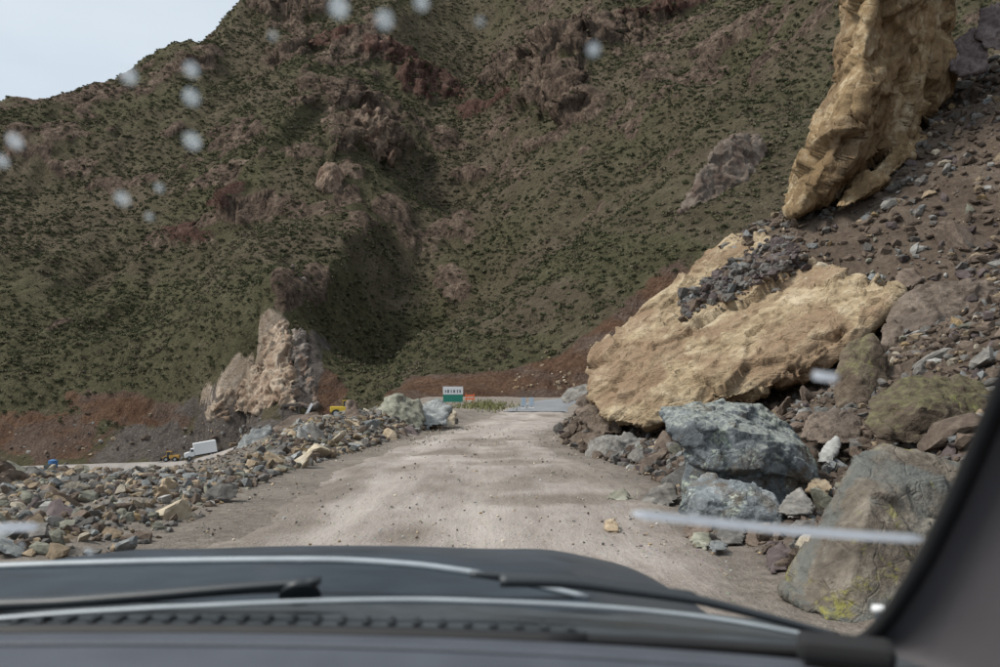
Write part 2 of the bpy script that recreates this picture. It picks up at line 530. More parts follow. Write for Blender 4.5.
MC = []
for a in [  # (column, row, distance) on the mountain as the photograph shows it
    # ridge
    (-60, 132, 395), (0, 110, 405), (75, 97, 418), (150, 66, 445), (250, 0, 500), (300, -45, 520), (400, -90, 540),
    # left slope
    (-60, 300, 262), (0, 300, 258), (0, 200, 325), (100, 200, 330), (100, 300, 262), (200, 300, 240), (200, 200, 300), (200, 110, 385),
    (0, 420, 200), (100, 408, 198), (-60, 425, 203), (180, 390, 192),
    (280, 100, 375), (300, 190, 280), (300, 40, 450), (240, 250, 245),
    # spur with the bare scar
    (285, 275, 196), (270, 340, 180), (250, 395, 172), (300, 400, 166), (320, 330, 188), (215, 400, 180),
    # ravine
    (385, 388, 205), (395, 340, 230), (420, 280, 262), (455, 210, 320), (470, 130, 385), (480, 60, 455), (480, -20, 540),
    # between the spur and the ravine
    (350, 250, 236), (365, 160, 300), (350, 90, 360), (390, 30, 440),
    # right spur and slope
    (410, 378, 142), (460, 372, 137), (520, 366, 133), (580, 345, 131), (640, 306, 131), (690, 262, 134), (740, 225, 136),
    (460, 320, 178), (520, 300, 168), (560, 270, 170), (620, 230, 178), (700, 190, 172), (780, 130, 172),
    (520, 220, 258), (600, 160, 262), (700, 100, 250), (800, 40, 226), (560, 120, 318), (560, 50, 352), (650, 40, 345), (650, -30, 400), (600, -60, 450), (540, -60, 500), (700, -60, 400),
    (750, 0, 305), (820, -30, 280), (900, -20, 220), (900, 80, 180), (980, 60, 170),
]:
    MC.append(at(*a))
# valley shelf with the lower road, the near valley and the foot of the cut
VR = [at(-140, 478, 186), at(-60, 472, 184), at(30, 468, 181), at(110, 465.5, 178), at(190, 463, 174), at(245, 448, 171), at(300, 424, 158), at(345, 416, 132)]
for p in VR:
    MC.append(p); MC.append(p + np.array([1.5, 5, 0])); MC.append(p + np.array([-2, -6, -2.0])); MC.append(p + np.array([-5, -17, -9.0]))
for p in [(-160, 120, -38), (-80, 120, -36), (-40, 120, -22), (-160, 60, -40), (-60, 60, -30), (-30, 60, -16), (-18, 100, -5), (-23, 115, -1.4),
          (-10, 112, -.6), (-3, 117, 0.3), (3, 119, .9), (8, 122, 1.2), (16, 118, 1.6), (28, 113, 2.2), (42, 108, 3),
          (-5, 90, -3), (10, 95, -3), (30, 96, 0), (60, 96, 2), (70, 106, 4), (20, 104, 0), (45, 100, 1),
          (-350, 520, 40), (-200, 600, 110), (-60, 680, 180), (100, 680, 190), (-420, 420, 40), (250, 400, 200), (150, 560, 240), (0, 600, 250), (60, 500, 235)]:
    MC.append(np.array(p, float))
MC = np.array(MC)
m_tps = tps(MC[:, :2], MC[:, 2])
VRa = np.array(VR)

def seg_dist(x, y, line):
    d = np.full(np.shape(x), 1e9)
    for a, b_ in zip(line[:-1], line[1:]):
        ab = b_[:2] - a[:2]
        tt = np.clip(((x - a[0]) * ab[0] + (y - a[1]) * ab[1]) / (ab @ ab), 0, 1)
        d = np.minimum(d, np.hypot(x - a[0] - tt * ab[0], y - a[1] - tt * ab[1]))
    return d

CUT = np.array([at(400, 402, 128)[:2], (3, 120), (8, 122), (16, 119), (28, 114), (45, 109)])
def m_height(x, y):
    z = m_tps(x, y)
    p = np.stack([np.ravel(x), np.ravel(y), np.zeros(np.size(x))], 1)
    far = np.ravel(smooth(125, 230, y))
    calm = np.ravel(smooth(6, 24, seg_dist(x, y, VRa))) * np.ravel(smooth(2, 18, seg_dist(x, y, CUT)))
    # gullies run down the slope, so they are stretched along y
    q = p * np.array([1 / 34., 1 / 80., 1]) + np.stack([fbm(p / 60, 2, 5) * .5, p[:, 1] * 0, p[:, 2]], 1)
    add = ridged(q, 4, 21) * 9 * far + fbm(p / 22, 4, 3) * 4.2 * (0.35 + .65 * far) + fbm(p / 6, 3, 8) * .9
    return z + (add * calm).reshape(np.shape(x))

mx = np.concatenate([np.arange(-340, -135, 1.5), np.arange(-135, 75, .8), np.arange(75, 236, 1.5)])
my = np.concatenate([np.arange(100, 215, .7), np.arange(215, 600, 1.4)])
def gidx(a, g): return np.clip(np.searchsorted(g, a), 0, len(g) - 1)
GX, GY = np.meshgrid(mx, my)
GZ = m_height(GX, GY)

def on_mountain(px, py):
    """march along the line of sight until it meets the mountain"""
    prev = None
    for Y in np.arange(101, 590, 1.0):
        q = at(px, py, Y)
        i = int(gidx(q[0], mx)); j = int(gidx(q[1], my))
        if GZ[j, i] >= q[2]: return q
    return at(px, py, 420)

PX, PY, PZ = GX.ravel(), GY.ravel(), GZ.ravel()
P3 = np.stack([PX, PY, PZ], 1)
FE = {'rock': [], 'redrock': [], 'scar': [], 'soil': [], 'greysoil': [], 'green': []}
masks = {k: np.zeros(len(PX)) for k in FE}
jag = fbm(P3 / 15, 4, 77) * .7 + fbm(P3 * np.array([1 / 4., 1 / 4., 1 / 7.]), 3, 78) * .45
disp = np.zeros(len(PX))
vert = ridged(P3 * np.array([1 / 9., 1 / 9., 1 / 22.]), 4, 41) * .6 + ridged(P3 * np.array([1 / 3.4, 1 / 3.4, 1 / 8.]), 3, 42) * .4
for kind, px, py, rx, ry, rot, amp in [
    # (what, column, row, half width and half height in columns and rows, turn, how far it stands out)
    ('rock', 366, 135, 34, 34, 10, 13), ('rock', 340, 92, 30, 34, 30, 11), ('redrock', 432, 82, 44, 26, -20, 8), ('redrock', 395, 60, 34, 20, -25, 8),
    ('rock', 505, 72, 30, 26, 10, 11), ('rock', 555, 88, 34, 42, 15, 13), ('rock', 590, 110, 22, 22, 0, 9), ('rock', 600, 30, 60, 26, 5, 11),
    ('rock', 545, 140, 24, 14, 0, 6), ('redrock', 670, 8, 46, 14, 0, 8), ('rock', 560, 40, 40, 30, 0, 9),
    ('redrock', 228, 200, 24, 16, -25, 7), ('rock', 258, 207, 38, 18, 10, 8), ('redrock', 190, 236, 32, 11, -15, 5), ('rock', 285, 58, 22, 18, 0, 9),
    ('rock', 300, 6, 50, 16, 0, 10), ('rock', 180, 66, 18, 13, 0, 8), ('rock', 205, 62, 16, 12, 0, 8), ('rock', 128, 76, 8, 8, 0, 6), ('rock', 75, 101, 9, 5, 0, 4),
    ('rock', 455, 285, 16, 26, 20, 5), ('rock', 470, 172, 20, 12, 0, 5), ('rock', 740, 40, 16, 8, 0, 3), ('rock', 172, 128, 12, 12, 0, 5),
    ('rock', 20, 128, 14, 7, 0, 4), ('rock', 290, 282, 17, 34, 0, 3.0), ('rock', 255, 130, 16, 12, 0, 4), ('rock', 60, 325, 8, 6, 0, 3), ('rock', 350, 170, 14, 12, 0, 4),
    ('rock', 300, 150, 26, 12, -20, 5), ('redrock', 330, 40, 30, 14, 0, 6), ('redrock', 480, 110, 30, 14, 0, 6), ('rock', 650, 60, 22, 12, 0, 4),
    ('scar', 275, 352, 17, 48, 12, 3), ('scar', 246, 378, 15, 24, 20, 3.5), ('scar', 228, 388, 9, 14, 25, 3), ('scar', 258, 398, 18, 12, 0, 3), ('scar', 208, 395, 8, 10, 20, 2),
    ('greysoil', 240, 425, 70, 30, -12, 1.5), ('greysoil', 150, 444, 70, 20, 0, 1.5), ('greysoil', 300, 380, 16, 40, 0, 1.5),
    ('soil', 40, 440, 110, 22, 0, 1), ('soil', 140, 412, 80, 16, -8, 1), ('soil', -60, 440, 60, 22, 0, 1), ('soil', 235, 440, 38, 18, -10, 1), ('soil', 330, 392, 20, 22, 0, 1),
    ('green', 400, 350, 60, 60, 0, 0), ('green', 250, 300, 120, 60, 0, 0), ('green', 470, 350, 80, 28, 0, 0), ('green', 620, 260, 80, 40, -30, 0), ('green', 240, 150, 60, 60, 0, 0), ('green', 90, 330, 120, 60, 0, 0)]:
    c = on_mountain(px, py)
    s = c[1] / FP
    a = R(rot)
    du = (PX - c[0]) * math.cos(a) + (PZ - c[2]) * math.sin(a)
    dv = -(PX - c[0]) * math.sin(a) + (PZ - c[2]) * math.cos(a)
    r = np.sqrt((du / (rx * s)) ** 2 + (dv / (ry * s)) ** 2)
    near = smooth(rx * s * 4 + 55, rx * s * 2 + 25, np.abs(PY - c[1]))
    mk = smooth(1.35, .55, r + jag * (1.0 if kind in ('rock', 'redrock', 'scar') else .95)) * near
    masks[kind] = np.maximum(masks[kind], mk)
    disp = np.maximum(disp, 0) + amp * mk * (0.25 + .75 * vert) if amp else disp
# random small outcrops all over the upper slope
sp = smooth(.30, .5, fbm(P3 / 30, 3, 91) + .5 * fbm(P3 / 9, 2, 92) + .14 * smooth(70, 130, PZ)) * smooth(25, 70, PZ)
masks['rock'] = np.maximum(masks['rock'], sp * .8)
disp = disp + sp * 4 * (0.2 + .8 * vert)
# the red cutting above the upper road
dcut = seg_dist(PX, PY, CUT) ; beyond = smooth(-2, 3, PY - np.interp(PX, CUT[:, 0], CUT[:, 1]) + 1)
cut_h = np.interp(PX, [-15, 0, 10, 20, 30], [4.0, 4.5, 7.0, 15.5, 22.])
mc = smooth(1.15, .85, (PZ - 1) / cut_h + jag * .22) * (PY < 160) * (PX > -17) * (PX < 60)
masks['soil'] = np.maximum(masks['soil'], mc)
disp = disp + mc * fbm(P3 / 3, 3, 12) * .9
bk_ = np.maximum.reduce([masks['soil'], masks['greysoil'], masks['scar']])
disp = disp + bk_ * (ridged(P3 * np.array([1 / 5., 1 / 5., 1 / 3.]), 3, 14) * 1.0 + fbm(P3 / 1.6, 2, 15) * .7) * smooth(5, 14, seg_dist(PX, PY, VRa))
disp = disp * smooth(6, 15, seg_dist(PX, PY, VRa))
gz_y, gz_x = np.gradient(GZ, my, mx)
nrm = np.stack([-gz_x.ravel(), -gz_y.ravel(), np.ones(len(PX))], 1)
nrm /= np.linalg.norm(nrm, axis=1)[:, None]
dirv = nrm * np.array([1, 1, .35])
MV = P3 + dirv * disp[:, None]
me = mesh_np('mountain', MV, grid_faces(len(mx), len(my)))
for k, v in masks.items(): attr(me, k, v)
tag(obj('mountain', me, M['mountain']), kind='structure')
del P3

def m_z(x, y):
    i, j = gidx(np.asarray(x), mx), gidx(np.asarray(y), my)
    return MV.reshape(len(my), len(mx), 3)[j, i, 2]

# valley road, a strip on its shelf
def strip(name, line, width, mat, zoff, n=60, zfun=None, thick=0.0):
    line = np.asarray(line, float)
    L = np.concatenate([[0], np.cumsum(np.linalg.norm(np.diff(line[:, :2], axis=0), axis=1))])
    tt = np.linspace(0, L[-1], n)
    c = np.stack([np.interp(tt, L, line[:, k]) for k in range(3)], 1)
    for _ in range(max(2, n // 12)):
        c[1:-1] = (c[:-2] + 2 * c[1:-1] + c[2:]) / 4
    d = np.gradient(c[:, :2], axis=0); d /= np.linalg.norm(d, axis=1)[:, None]
    s = np.stack([d[:, 1], -d[:, 0]], 1)
    w = np.linspace(-1, 1, 9)
    V = np.concatenate([np.concatenate([c[i:i + 1, :2] + s[i:i + 1] * (w * width / 2)[:, None], np.full((9, 1), c[i, 2] + zoff)], 1) for i in range(n)])
    if zfun is not None: V[:, 2] = zfun(V[:, 0], V[:, 1]) + zoff
    if thick:
        e = np.tile((np.abs(w) > .99), n)
        V[e, 2] -= thick
    return tag(obj(name, mesh_np(name, V, grid_faces(9, n)), mat), kind='structure'), c
strip('valley_road', VR, 7.0, M['valley_road'], .35, 80, thick=1.2)

# ------------------------------------------------------------------ near ground
LY = np.array([-20, 0, 5, 8.5, 16, 26, 43, 60, 80, 100, 130.])
LX = np.array([-3.2, -3.2, -3.3, -3.5, -4.1, -3.6, -2.3, -1.0, .2, 2, 4.])        # left edge of the dirt
RY = np.array([-20, 0, 6, 9, 13, 17, 22, 27, 32, 40, 60, 80, 100, 130.])
RX = np.array([2.6, 2.6, 2.5, 2.6, 2.9, 2.8, 2.2, 2.0, 2.2, 3.4, 7.0, 14, 30, 60.])  # toe of the slide
BE = np.interp
slide_pts = []
for a in [(740, 242, 27.5), (800, 216, 28), (850, 272, 24.5), (900, 232, 24.5), (1000, 232, 23), (1000, 100, 28.5), (900, 150, 28.5), (855, 188, 29), (1080, 40, 30),
          (1000, 300, 19), (920, 330, 18.5), (860, 392, 15.5), (770, 466, 13.5), (950, 430, 11.5), (800, 530, 9.8), (720, 526, 11), (960, 500, 8), (1100, 420, 9), (1150, 250, 17),
          (660, 425, 25), (700, 428, 24), (832, 408, 20.5), (760, 426, 21), (700, 440, 21.5), (890, 352, 20.3), (680, 450, 18)]:
    slide_pts.append(at(*a))
for y in (2, 6, 9, 13, 17, 22, 27, 32, 40, 60, 80):
    slide_pts.append(np.array([np.interp(y, RY, RX), y, 0.0]))
    slide_pts.append(np.array([np.interp(y, RY, RX) - 3, y, -2.2]))
for p in [(5, 33, 2.2), (9, 36, 6), (15, 45, 9.5), (10, 46, 4.2), (20, 60, 10), (30, 85, 12), (12, 60, 2.5), (22, 32, 16), (28, 45, 20), (12, 2, 6), (8, 2, 3.6), (20, 12, 11)]:
    slide_pts.append(np.array(p, float))
slide_pts = np.array(slide_pts)
s_tps = tps(slide_pts[:, :2], slide_pts[:, 2])

def berm_h(y): return np.interp(y, [-10, 6, 10, 16, 22, 28, 36, 45, 60, 75], [.1, .1, .1, .1, .25, .55, .75, .6, .35, .1])
def bench_edge(y): return np.interp(y, [-10, 6, 13, 15, 16.5, 20, 28, 36, 45, 60, 100], [-12, -11.5, -10.4, -8.8, -6.5, -6.4, -6.8, -6.6, -6.4, -7, -10])
def road_up(y): return np.interp(y, [-50, 55, 80, 105, 130], [0, 0, .35, 1.1, 1.3])

def ground(x, y, detail=True):
    x = np.asarray(x, float); y = np.asarray(y, float)
    shp = x.shape
    xf, yf = x.ravel(), y.ravel()
    base = road_up(yf)
    u = np.interp(yf, LY, LX) - xf
    bz = berm_h(yf) * smooth(0.0, 2.0, u)
    e = bench_edge(yf) - xf
    drop = np.where(e > 0, np.minimum(e, 60) * .75 + .0, 0) * smooth(0, 1.5, e)
    slide = s_tps(xf, yf)
    slide = np.where(xf > np.interp(yf, RY, RX) - 2.5, np.maximum(slide, 0), 0)
    slide = slide * smooth(110, 70, yf)
    z = base + bz - drop + slide
    z = z - 6 * smooth(121, 130, yf)
    if detail:
        p = np.stack([xf, yf, z], 1)
        rough = np.clip(smooth(0, .8, u) * .16 + smooth(0, .8, slide) * .3, 0, .3)
        z = z + rough * fbm(p / .9, 4, 55) + .025 * fbm(p / 1.3, 3, 56)
    return z.reshape(shp)
def gz(x, y): return float(ground(np.array([x]), np.array([y]))[0])

gx = np.concatenate([np.arange(-70, -16, 2.0), np.arange(-16, -10, .5), np.arange(-10, 20, .16), np.arange(20, 48, 1.0)])
gy = np.concatenate([np.arange(-12, 4, 1.0), np.arange(4, 34, .16), np.arange(34, 60, .4), np.arange(60, 131, 1.0)])
QX, QY = np.meshgrid(gx, gy)
QZ = ground(QX, QY)
me = mesh_np('ground', np.stack([QX.ravel(), QY.ravel(), QZ.ravel()], 1), grid_faces(len(gx), len(gy)))
attr(me, 'slide', smooth(-.3, .6, (QX - np.interp(QY, RY, RX)).ravel()))
tag(obj('ground', me, M['earth']), kind='structure')

# dirt road sheet with ruts and shallow holes
ry_ = np.concatenate([np.arange(3, 40, .15), np.arange(40, 78, .5)])
rw = np.linspace(0, 1, 60)
lx = np.interp(ry_, LY, LX) + .12 * fbm(np.stack([ry_ * .5, ry_ * 0, ry_ * 0], 1), 3, 2); rx = np.interp(ry_, RY, RX) + .2 * fbm(np.stack([ry_ * .5, ry_ * 0 + 9, ry_ * 0], 1), 3, 3)
rx = np.minimum(rx, lx + np.interp(ry_, [0, 30, 45, 80], [8, 8, 6.5, 6.5]))
X2 = lx[:, None] * (1 - rw) + rx[:, None] * rw
Y2 = np.repeat(ry_[:, None], 60, 1)
pp = np.stack([X2.ravel(), Y2.ravel(), np.zeros(X2.size)], 1)
edge = np.minimum(rw, 1 - rw)[None] * (rx - lx)[:, None]
cx = (lx * .62 + rx * .38)[:, None]
rut = -.05 * np.exp(-((X2 - cx + .8) / .35) ** 2) - .05 * np.exp(-((X2 - cx - .9) / .35) ** 2)
Z2 = ground(X2, Y2, False) + .05 + rut * .6 + (.02 * fbm(pp / 1.6, 4, 31) + .016 * fbm(pp / .22, 3, 32)).reshape(X2.shape) - .16 * smooth(.9, 0, edge + .35 * fbm(pp * .9, 4, 68).reshape(X2.shape)) + .0
wet = np.zeros(X2.shape)
for (wx, wy, sx, sy) in [(1.9, 15.5, 1.2, 2.4), (1.4, 12.2, 1.4, .8), (-1.0, 9.3, .35, .9), (-.5, 27, 1.2, 2.5), (.4, 19, 1.0, 1.2), (2.2, 20, .7, 3), (-2.9, 13, .5, 6), (-1.2, 22, .8, 1.6)]:
    wet = np.maximum(wet, smooth(1.3, .4, np.hypot((X2 - wx) / sx, (Y2 - wy) / sy) + 1.1 * fbm(pp * np.array([.9, .6, 1]), 5, 66).reshape(X2.shape)))
wet = np.maximum(wet, smooth(.5, .1, edge + .3 * fbm(pp * .8, 3, 67).reshape(X2.shape)))
Z2 -= wet * .02
me = mesh_np('dirt_road', np.stack([X2.ravel(), Y2.ravel(), Z2.ravel()], 1), grid_faces(60, len(ry_)))
wet = np.maximum(wet * .75, .7 * smooth(.12, .5, fbm(pp * np.array([.55, .28, 1]), 4, 71).reshape(X2.shape)))
attr(me, 'wet', wet.ravel())
attr(me, 'track', (np.clip(-rut / .05, 0, 1) * smooth(-.5, .3, fbm(pp * np.array([1.5, .3, 1]), 3, 70)).reshape(X2.shape)).ravel())
attr(me, 'margin', smooth(1.3, .1, edge + .9 * fbm(pp * 1.1, 4, 69).reshape(X2.shape)).ravel())
tag(obj('dirt_road', me, M['road']), kind='structure')
strip('asphalt_road', [(2.8, 66, 0), (4.0, 80, 0), (6.0, 93, 0), (10, 103, 0), (18, 109, 0), (30, 110, 0), (44, 106, 0)], 6.6, M['asphalt'], .09, 60,
      zfun=lambda x, y: ground(x, y, False), thick=.25)

# ------------------------------------------------------------------ rocks
def remeshed(bm, voxel):
    me = bpy.data.meshes.new('tmp'); bm.to_mesh(me); bm.free()
    o = bpy.data.objects.new('tmp', me); COL.objects.link(o)
    md = o.modifiers.new('r', 'REMESH'); md.mode = 'VOXEL'; md.voxel_size = voxel; md.use_smooth_shade = True
    dg = bpy.context.evaluated_depsgraph_get()
    out = bpy.data.meshes.new_from_object(o.evaluated_get(dg))
    bpy.data.objects.remove(o); bpy.data.meshes.remove(me)
    return out

def boulder(name, label, hulls, mat, voxel, amp=.1, size=1.0, blocks=.0, strat=None, seed=0, cat='boulder', group=None, extra=None):
    """a big rock: one or more convex hulls fused into one body, then chipped and weathered"""
    bm = bmesh.new()
    for h in hulls:
        vs = [bm.verts.new(p) for p in h]
        r = bmesh.ops.convex_hull(bm, input=vs)
        bmesh.ops.delete(bm, geom=[g for g in r['geom_interior'] if isinstance(g, bmesh.types.BMVert) and g.is_valid], context='VERTS')
    me = remeshed(bm, voxel)
    n = len(me.vertices)
    v = np.empty(n * 3, np.float32); me.vertices.foreach_get('co', v); v = v.reshape(-1, 3).astype(float)
    nn = np.empty(n * 3, np.float32); me.vertices.foreach_get('normal', nn); nn = nn.reshape(-1, 3).astype(float)
    off = seed * 13.7
    warp = v + .22 * size * np.stack([fbm(v / (size * .8) + 3 * k + off, 3, 60 + k) for k in range(3)], 1)
    if strat is not None:
        ax, sc, a = strat
        ax = np.array(ax, float) / np.linalg.norm(ax)
        warp = warp + (warp @ ax)[:, None] * ax * .9          # pieces lie flat in the bedding
    b_amp = max(blocks, amp * .8)
    d = b_amp * facets(warp / size + off, seed, .9) + b_amp * .5 * facets(warp / (size * .42) + off, seed + 1, .9) + b_amp * .2 * facets(warp / (size * .17) + off, seed + 2, .9)
    d = d + amp * .45 * fbm(v / size + off, 4, seed, .5)
    if strat is not None:
        xx = (v @ ax) / sc + .9 * fbm(v / (size * 1.2) + off, 3, seed + 8)
        d = d + a * .8 * (xx - np.floor(xx) - .5) * (.4 + .6 * smooth(-.3, .3, fbm(v / size + 7, 2, seed + 9)))
    v = v + nn * d[:, None]
    v = v + nn * (amp * .12 * fbm(v / (size * .09) + off, 3, seed + 15, .6))[:, None]
    c = np.array([(v[:, 0].min() + v[:, 0].max()) / 2, (v[:, 1].min() + v[:, 1].max()) / 2, v[:, 2].min()])
    me.vertices.foreach_set('co', (v - c).astype(np.float32).ravel()); me.update()
    me.name = name
    me.polygons.foreach_set('use_smooth', np.full(len(me.polygons), True))
    o = obj(name, me, mat, loc=tuple(c))
    tag(o, label, cat, group)
    return o

def A(*l): return [at(*a) for a in l]

boulder('boulder', 'huge tan slab-like boulder tilted up the slide beside the road', [
    A((588, 378, 26.5), (590, 400, 24.5), (612, 421, 23.2), (650, 428, 22.4), (700, 404, 22), (760, 392, 21.6), (832, 366, 21), (893, 306, 20.8), (901, 290, 21.2),
      (818, 268, 24), (742, 230, 28), (690, 270, 27.5), (640, 310, 27), (604, 346, 26.8), (770, 250, 27),
      (600, 390, 31), (660, 420, 30), (720, 280, 33), (860, 300, 28), (780, 380, 27))],
    M['big_tan'], .065, amp=.26, size=2.2, blocks=.26, strat=((-.62, .1, .78), .5, .22), seed=3)
boulder('rock_slab', 'towering ochre rock slab leaning at the top of the slide', [
    A((789, 212, 27.6), (800, 168, 28.4), (820, 108, 28.8), (833, 84, 29), (797, 214, 26.4), (828, 190, 26.6), (872, 160, 27.4), (838, 150, 26.0), (850, 88, 26.2),
      (858, 90, 26.6), (918, 128, 29), (905, 80, 29), (800, 200, 33), (900, 110, 33)),
    A((838, 150, 26.3), (838, 60, 28.6), (848, 0, 29), (853, -70, 29.4), (872, 0, 26.6), (880, -70, 27), (858, 110, 26.1), (945, 96, 29.4), (955, 50, 29.4), (962, -70, 29.6), (922, 126, 29.2),
      (880, -70, 33), (950, -70, 34), (945, 90, 34), (860, 60, 33))],
    M['slab_tan'], .075, amp=.2, size=2.4, blocks=.4, strat=((.95, .2, -.3), .5, .16), seed=9, cat='rock slab')
boulder('rock_slab', 'thin tan rock ledge half buried below the leaning ochre slab', [
    A((834, 206, 26.0), (850, 186, 26.8), (884, 158, 27.4), (916, 132, 28.4), (930, 134, 28.2), (904, 164, 26.9), (866, 196, 26.0), (845, 208, 25.8), (850, 196, 29), (930, 142, 30))],
    M['slab_tan'], .06, amp=.1, size=.9, blocks=.17, seed=11, cat='rock slab')
boulder('boulder', 'blue-grey boulder with pale lichen and an overhanging left prow', [
    A((658, 405, 11.6), (668, 432, 11.0), (690, 462, 10.9), (722, 402, 11.8), (760, 408, 12.2), (792, 430, 12.0), (813, 447, 11.4), (818, 484, 11.0), (760, 470, 10.5), (715, 470, 10.5), (700, 425, 10.7),
      (770, 440, 10.7), (690, 430, 13), (790, 450, 13.2)),
    A((690, 455, 11.0), (676, 512, 10.8), (682, 525, 10.7), (815, 480, 11.1), (800, 520, 10.8), (740, 525, 10.5), (720, 455, 10.7), (790, 460, 10.9), (700, 500, 12.6), (800, 500, 12.8))],
    M['blue_big'], .026, amp=.03, size=.75, blocks=.075, seed=21)
boulder('boulder', 'squat blue-grey block at the foot of the lichened boulder', [
    A((686, 486, 10.1), (688, 528, 9.7), (708, 474, 10.3), (750, 480, 10.1), (776, 494, 9.9), (786, 524, 9.6), (730, 532, 9.5), (705, 500, 9.6), (720, 500, 10.8), (775, 510, 10.7))],
    M['blue_low'], .026, amp=.03, size=.45, blocks=.045, seed=22)
boulder('boulder', 'large mossy brown boulder nearest the car by the windscreen pillar', [
    A((784, 592, 6.2), (790, 575, 6.5), (830, 508, 6.6), (856, 452, 6.9), (882, 443, 7.0), (955, 462, 7.0), (985, 480, 6.8), (985, 560, 6.2), (950, 640, 5.6), (880, 636, 5.5), (825, 620, 5.7),
      (870, 505, 6.1), (900, 480, 6.4), (850, 580, 5.7), (860, 480, 8.2), (980, 520, 8.2), (800, 580, 7.6))],
    M['moss_big'], .024, amp=.045, size=.7, blocks=.022, strat=((.75, .2, .6), .12, .02), seed=31)
boulder('boulder', 'broad brown boulder on the slide right of the tan boulder', [
    A((880, 345, 18.3), (890, 310, 18.9), (915, 284, 19.4), (985, 280, 19.6), (1010, 300, 19.2), (1000, 340, 18.4), (960, 362, 17.9), (920, 366, 17.8), (935, 320, 17.9), (910, 300, 21), (1000, 310, 21.4))],
    M['brown_big'], .06, amp=.1, size=.9, blocks=.07, strat=((-.5, .2, .8), .25, .05), seed=41)
boulder('boulder', 'tall grey stone with yellow lichen under the tan boulder end', [
    A((838, 412, 15.2), (834, 372, 15.6), (846, 340, 15.9), (874, 332, 16.0), (888, 356, 15.7), (893, 400, 15.1), (872, 428, 14.6), (858, 380, 15.0), (850, 360, 17), (890, 400, 16.6))],
    M['brown_moss'], .045, amp=.06, size=.6, blocks=.04, seed=42)
boulder('boulder', 'mossy green-brown boulder behind the windscreen pillar edge', [
    A((862, 425, 11.6), (872, 398, 12.0), (905, 378, 12.3), (960, 374, 12.4), (1000, 388, 12.2), (1012, 430, 11.6), (985, 458, 11.1), (925, 446, 11.2), (880, 440, 11.3), (920, 410, 11.3), (900, 400, 13.6), (1000, 420, 13.6))],
    M['brown_moss'], .04, amp=.07, size=.6, blocks=.05, seed=43)
boulder('boulder', 'small rusty brown boulder between lichened and mossy boulders', [
    A((800, 438, 13.0), (808, 416, 13.4), (835, 408, 13.5), (860, 418, 13.3), (862, 442, 12.8), (830, 446, 12.6), (820, 430, 14.2), (855, 430, 14.2))],
    M['brown_big'], .035, amp=.05, size=.4, blocks=.06, seed=44)
boulder('boulder', 'grey-brown wedge boulder at the roadside below the tan boulder', [
    A((586, 458, 20.6), (588, 440, 21.2), (604, 432, 21.5), (630, 434, 21.2), (652, 446, 20.8), (648, 464, 20.0), (610, 468, 19.8), (605, 445, 20.3), (600, 450, 22), (645, 455, 21.8))],
    M['grey'], .05, amp=.06, size=.6, blocks=.1, seed=45)
boulder('boulder', 'dark brown rock wedged under the left end of the tan boulder', [
    A((572, 412, 26.2), (580, 396, 26.6), (600, 394, 26.4), (618, 412, 25.6), (622, 434, 24.8), (600, 436, 24.8), (585, 428, 25.2), (590, 410, 27.5), (615, 420, 27.4))],
    M['brown_big'], .06, amp=.08, size=.7, blocks=.1, seed=46)
boulder('rock_slab', 'pale grey slab leaning at the roadside beyond the tan boulder', [
    A((560, 400, 30), (568, 388, 30.4), (586, 383, 30.6), (592, 386, 30.2), (586, 396, 29.6), (566, 405, 29.4), (572, 395, 31), (590, 390, 31))],
    M['grey'], .05, amp=.05, size=.6, seed=47, cat='rock slab')
boulder('boulder', 'dark purple boulder at the upper right of the slide', [
    A((948, 66, 29), (955, 42, 29.4), (972, 28, 29.6), (990, 40, 29.4), (985, 72, 28.8), (962, 78, 28.6), (965, 50, 30.6))], M['purple'], .07, amp=.09, size=.8, blocks=.14, seed=48)
boulder('boulder', 'dark purple boulder in the top right corner above the slide', [
    A((974, 34, 29.4), (980, 10, 29.8), (1005, 0, 30), (1020, 20, 29.6), (1012, 52, 29), (985, 50, 29), (1000, 20, 31))], M['purple'], .07, amp=.09, size=.8, blocks=.14, seed=49)
# bare crag and lone boulder on the mountain
cg = on_mountain(712, 190)
Yc = cg[1] - 5
boulder('rock_crag', 'bare grey-brown crag standing out of the scrub behind the slide', [
    A((668, 236, Yc - 1), (680, 212, Yc - 3), (697, 180, Yc - 1), (720, 140, Yc + 3), (752, 132, Yc + 6), (768, 146, Yc + 6), (758, 172, Yc + 2), (738, 190, Yc - 1), (712, 205, Yc - 3), (690, 232, Yc - 3), (720, 190, Yc + 14), (760, 150, Yc + 18))],
    M['crag_pale'], .32, amp=.3, size=6, blocks=1.1, strat=((.8, 0, .5), 1.8, .2), seed=51, cat='crag')
cg = on_mountain(328, 184); Yc = cg[1]
boulder('boulder', 'rounded lone boulder perched on the hillside below the cliff', [
    A((315, 188, Yc - 2), (317, 174, Yc - 1), (325, 162, Yc), (338, 165, Yc), (347, 178, Yc), (340, 192, Yc - 3), (322, 195, Yc - 4), (332, 178, Yc - 5), (330, 178, Yc + 6))], M['crag'], .6, amp=.9, size=5, blocks=1.0, seed=52)
cg = on_mountain(372, 142); Yc = cg[1] - 9
boulder('rock_crag', 'orange-brown domed crag at the foot of the red cliff', [
    A((334, 158, Yc - 4), (340, 135, Yc - 4), (350, 112, Yc - 3), (366, 104, Yc - 2), (380, 110, Yc - 2), (388, 134, Yc - 4), (394, 160, Yc - 6), (362, 170, Yc - 8), (366, 140, Yc - 9), (366, 140, Yc + 14))], M['crag'], .6, amp=.8, size=8, blocks=2.4, strat=((.9, 0, -.2), 2.6, .6), seed=53, cat='crag')

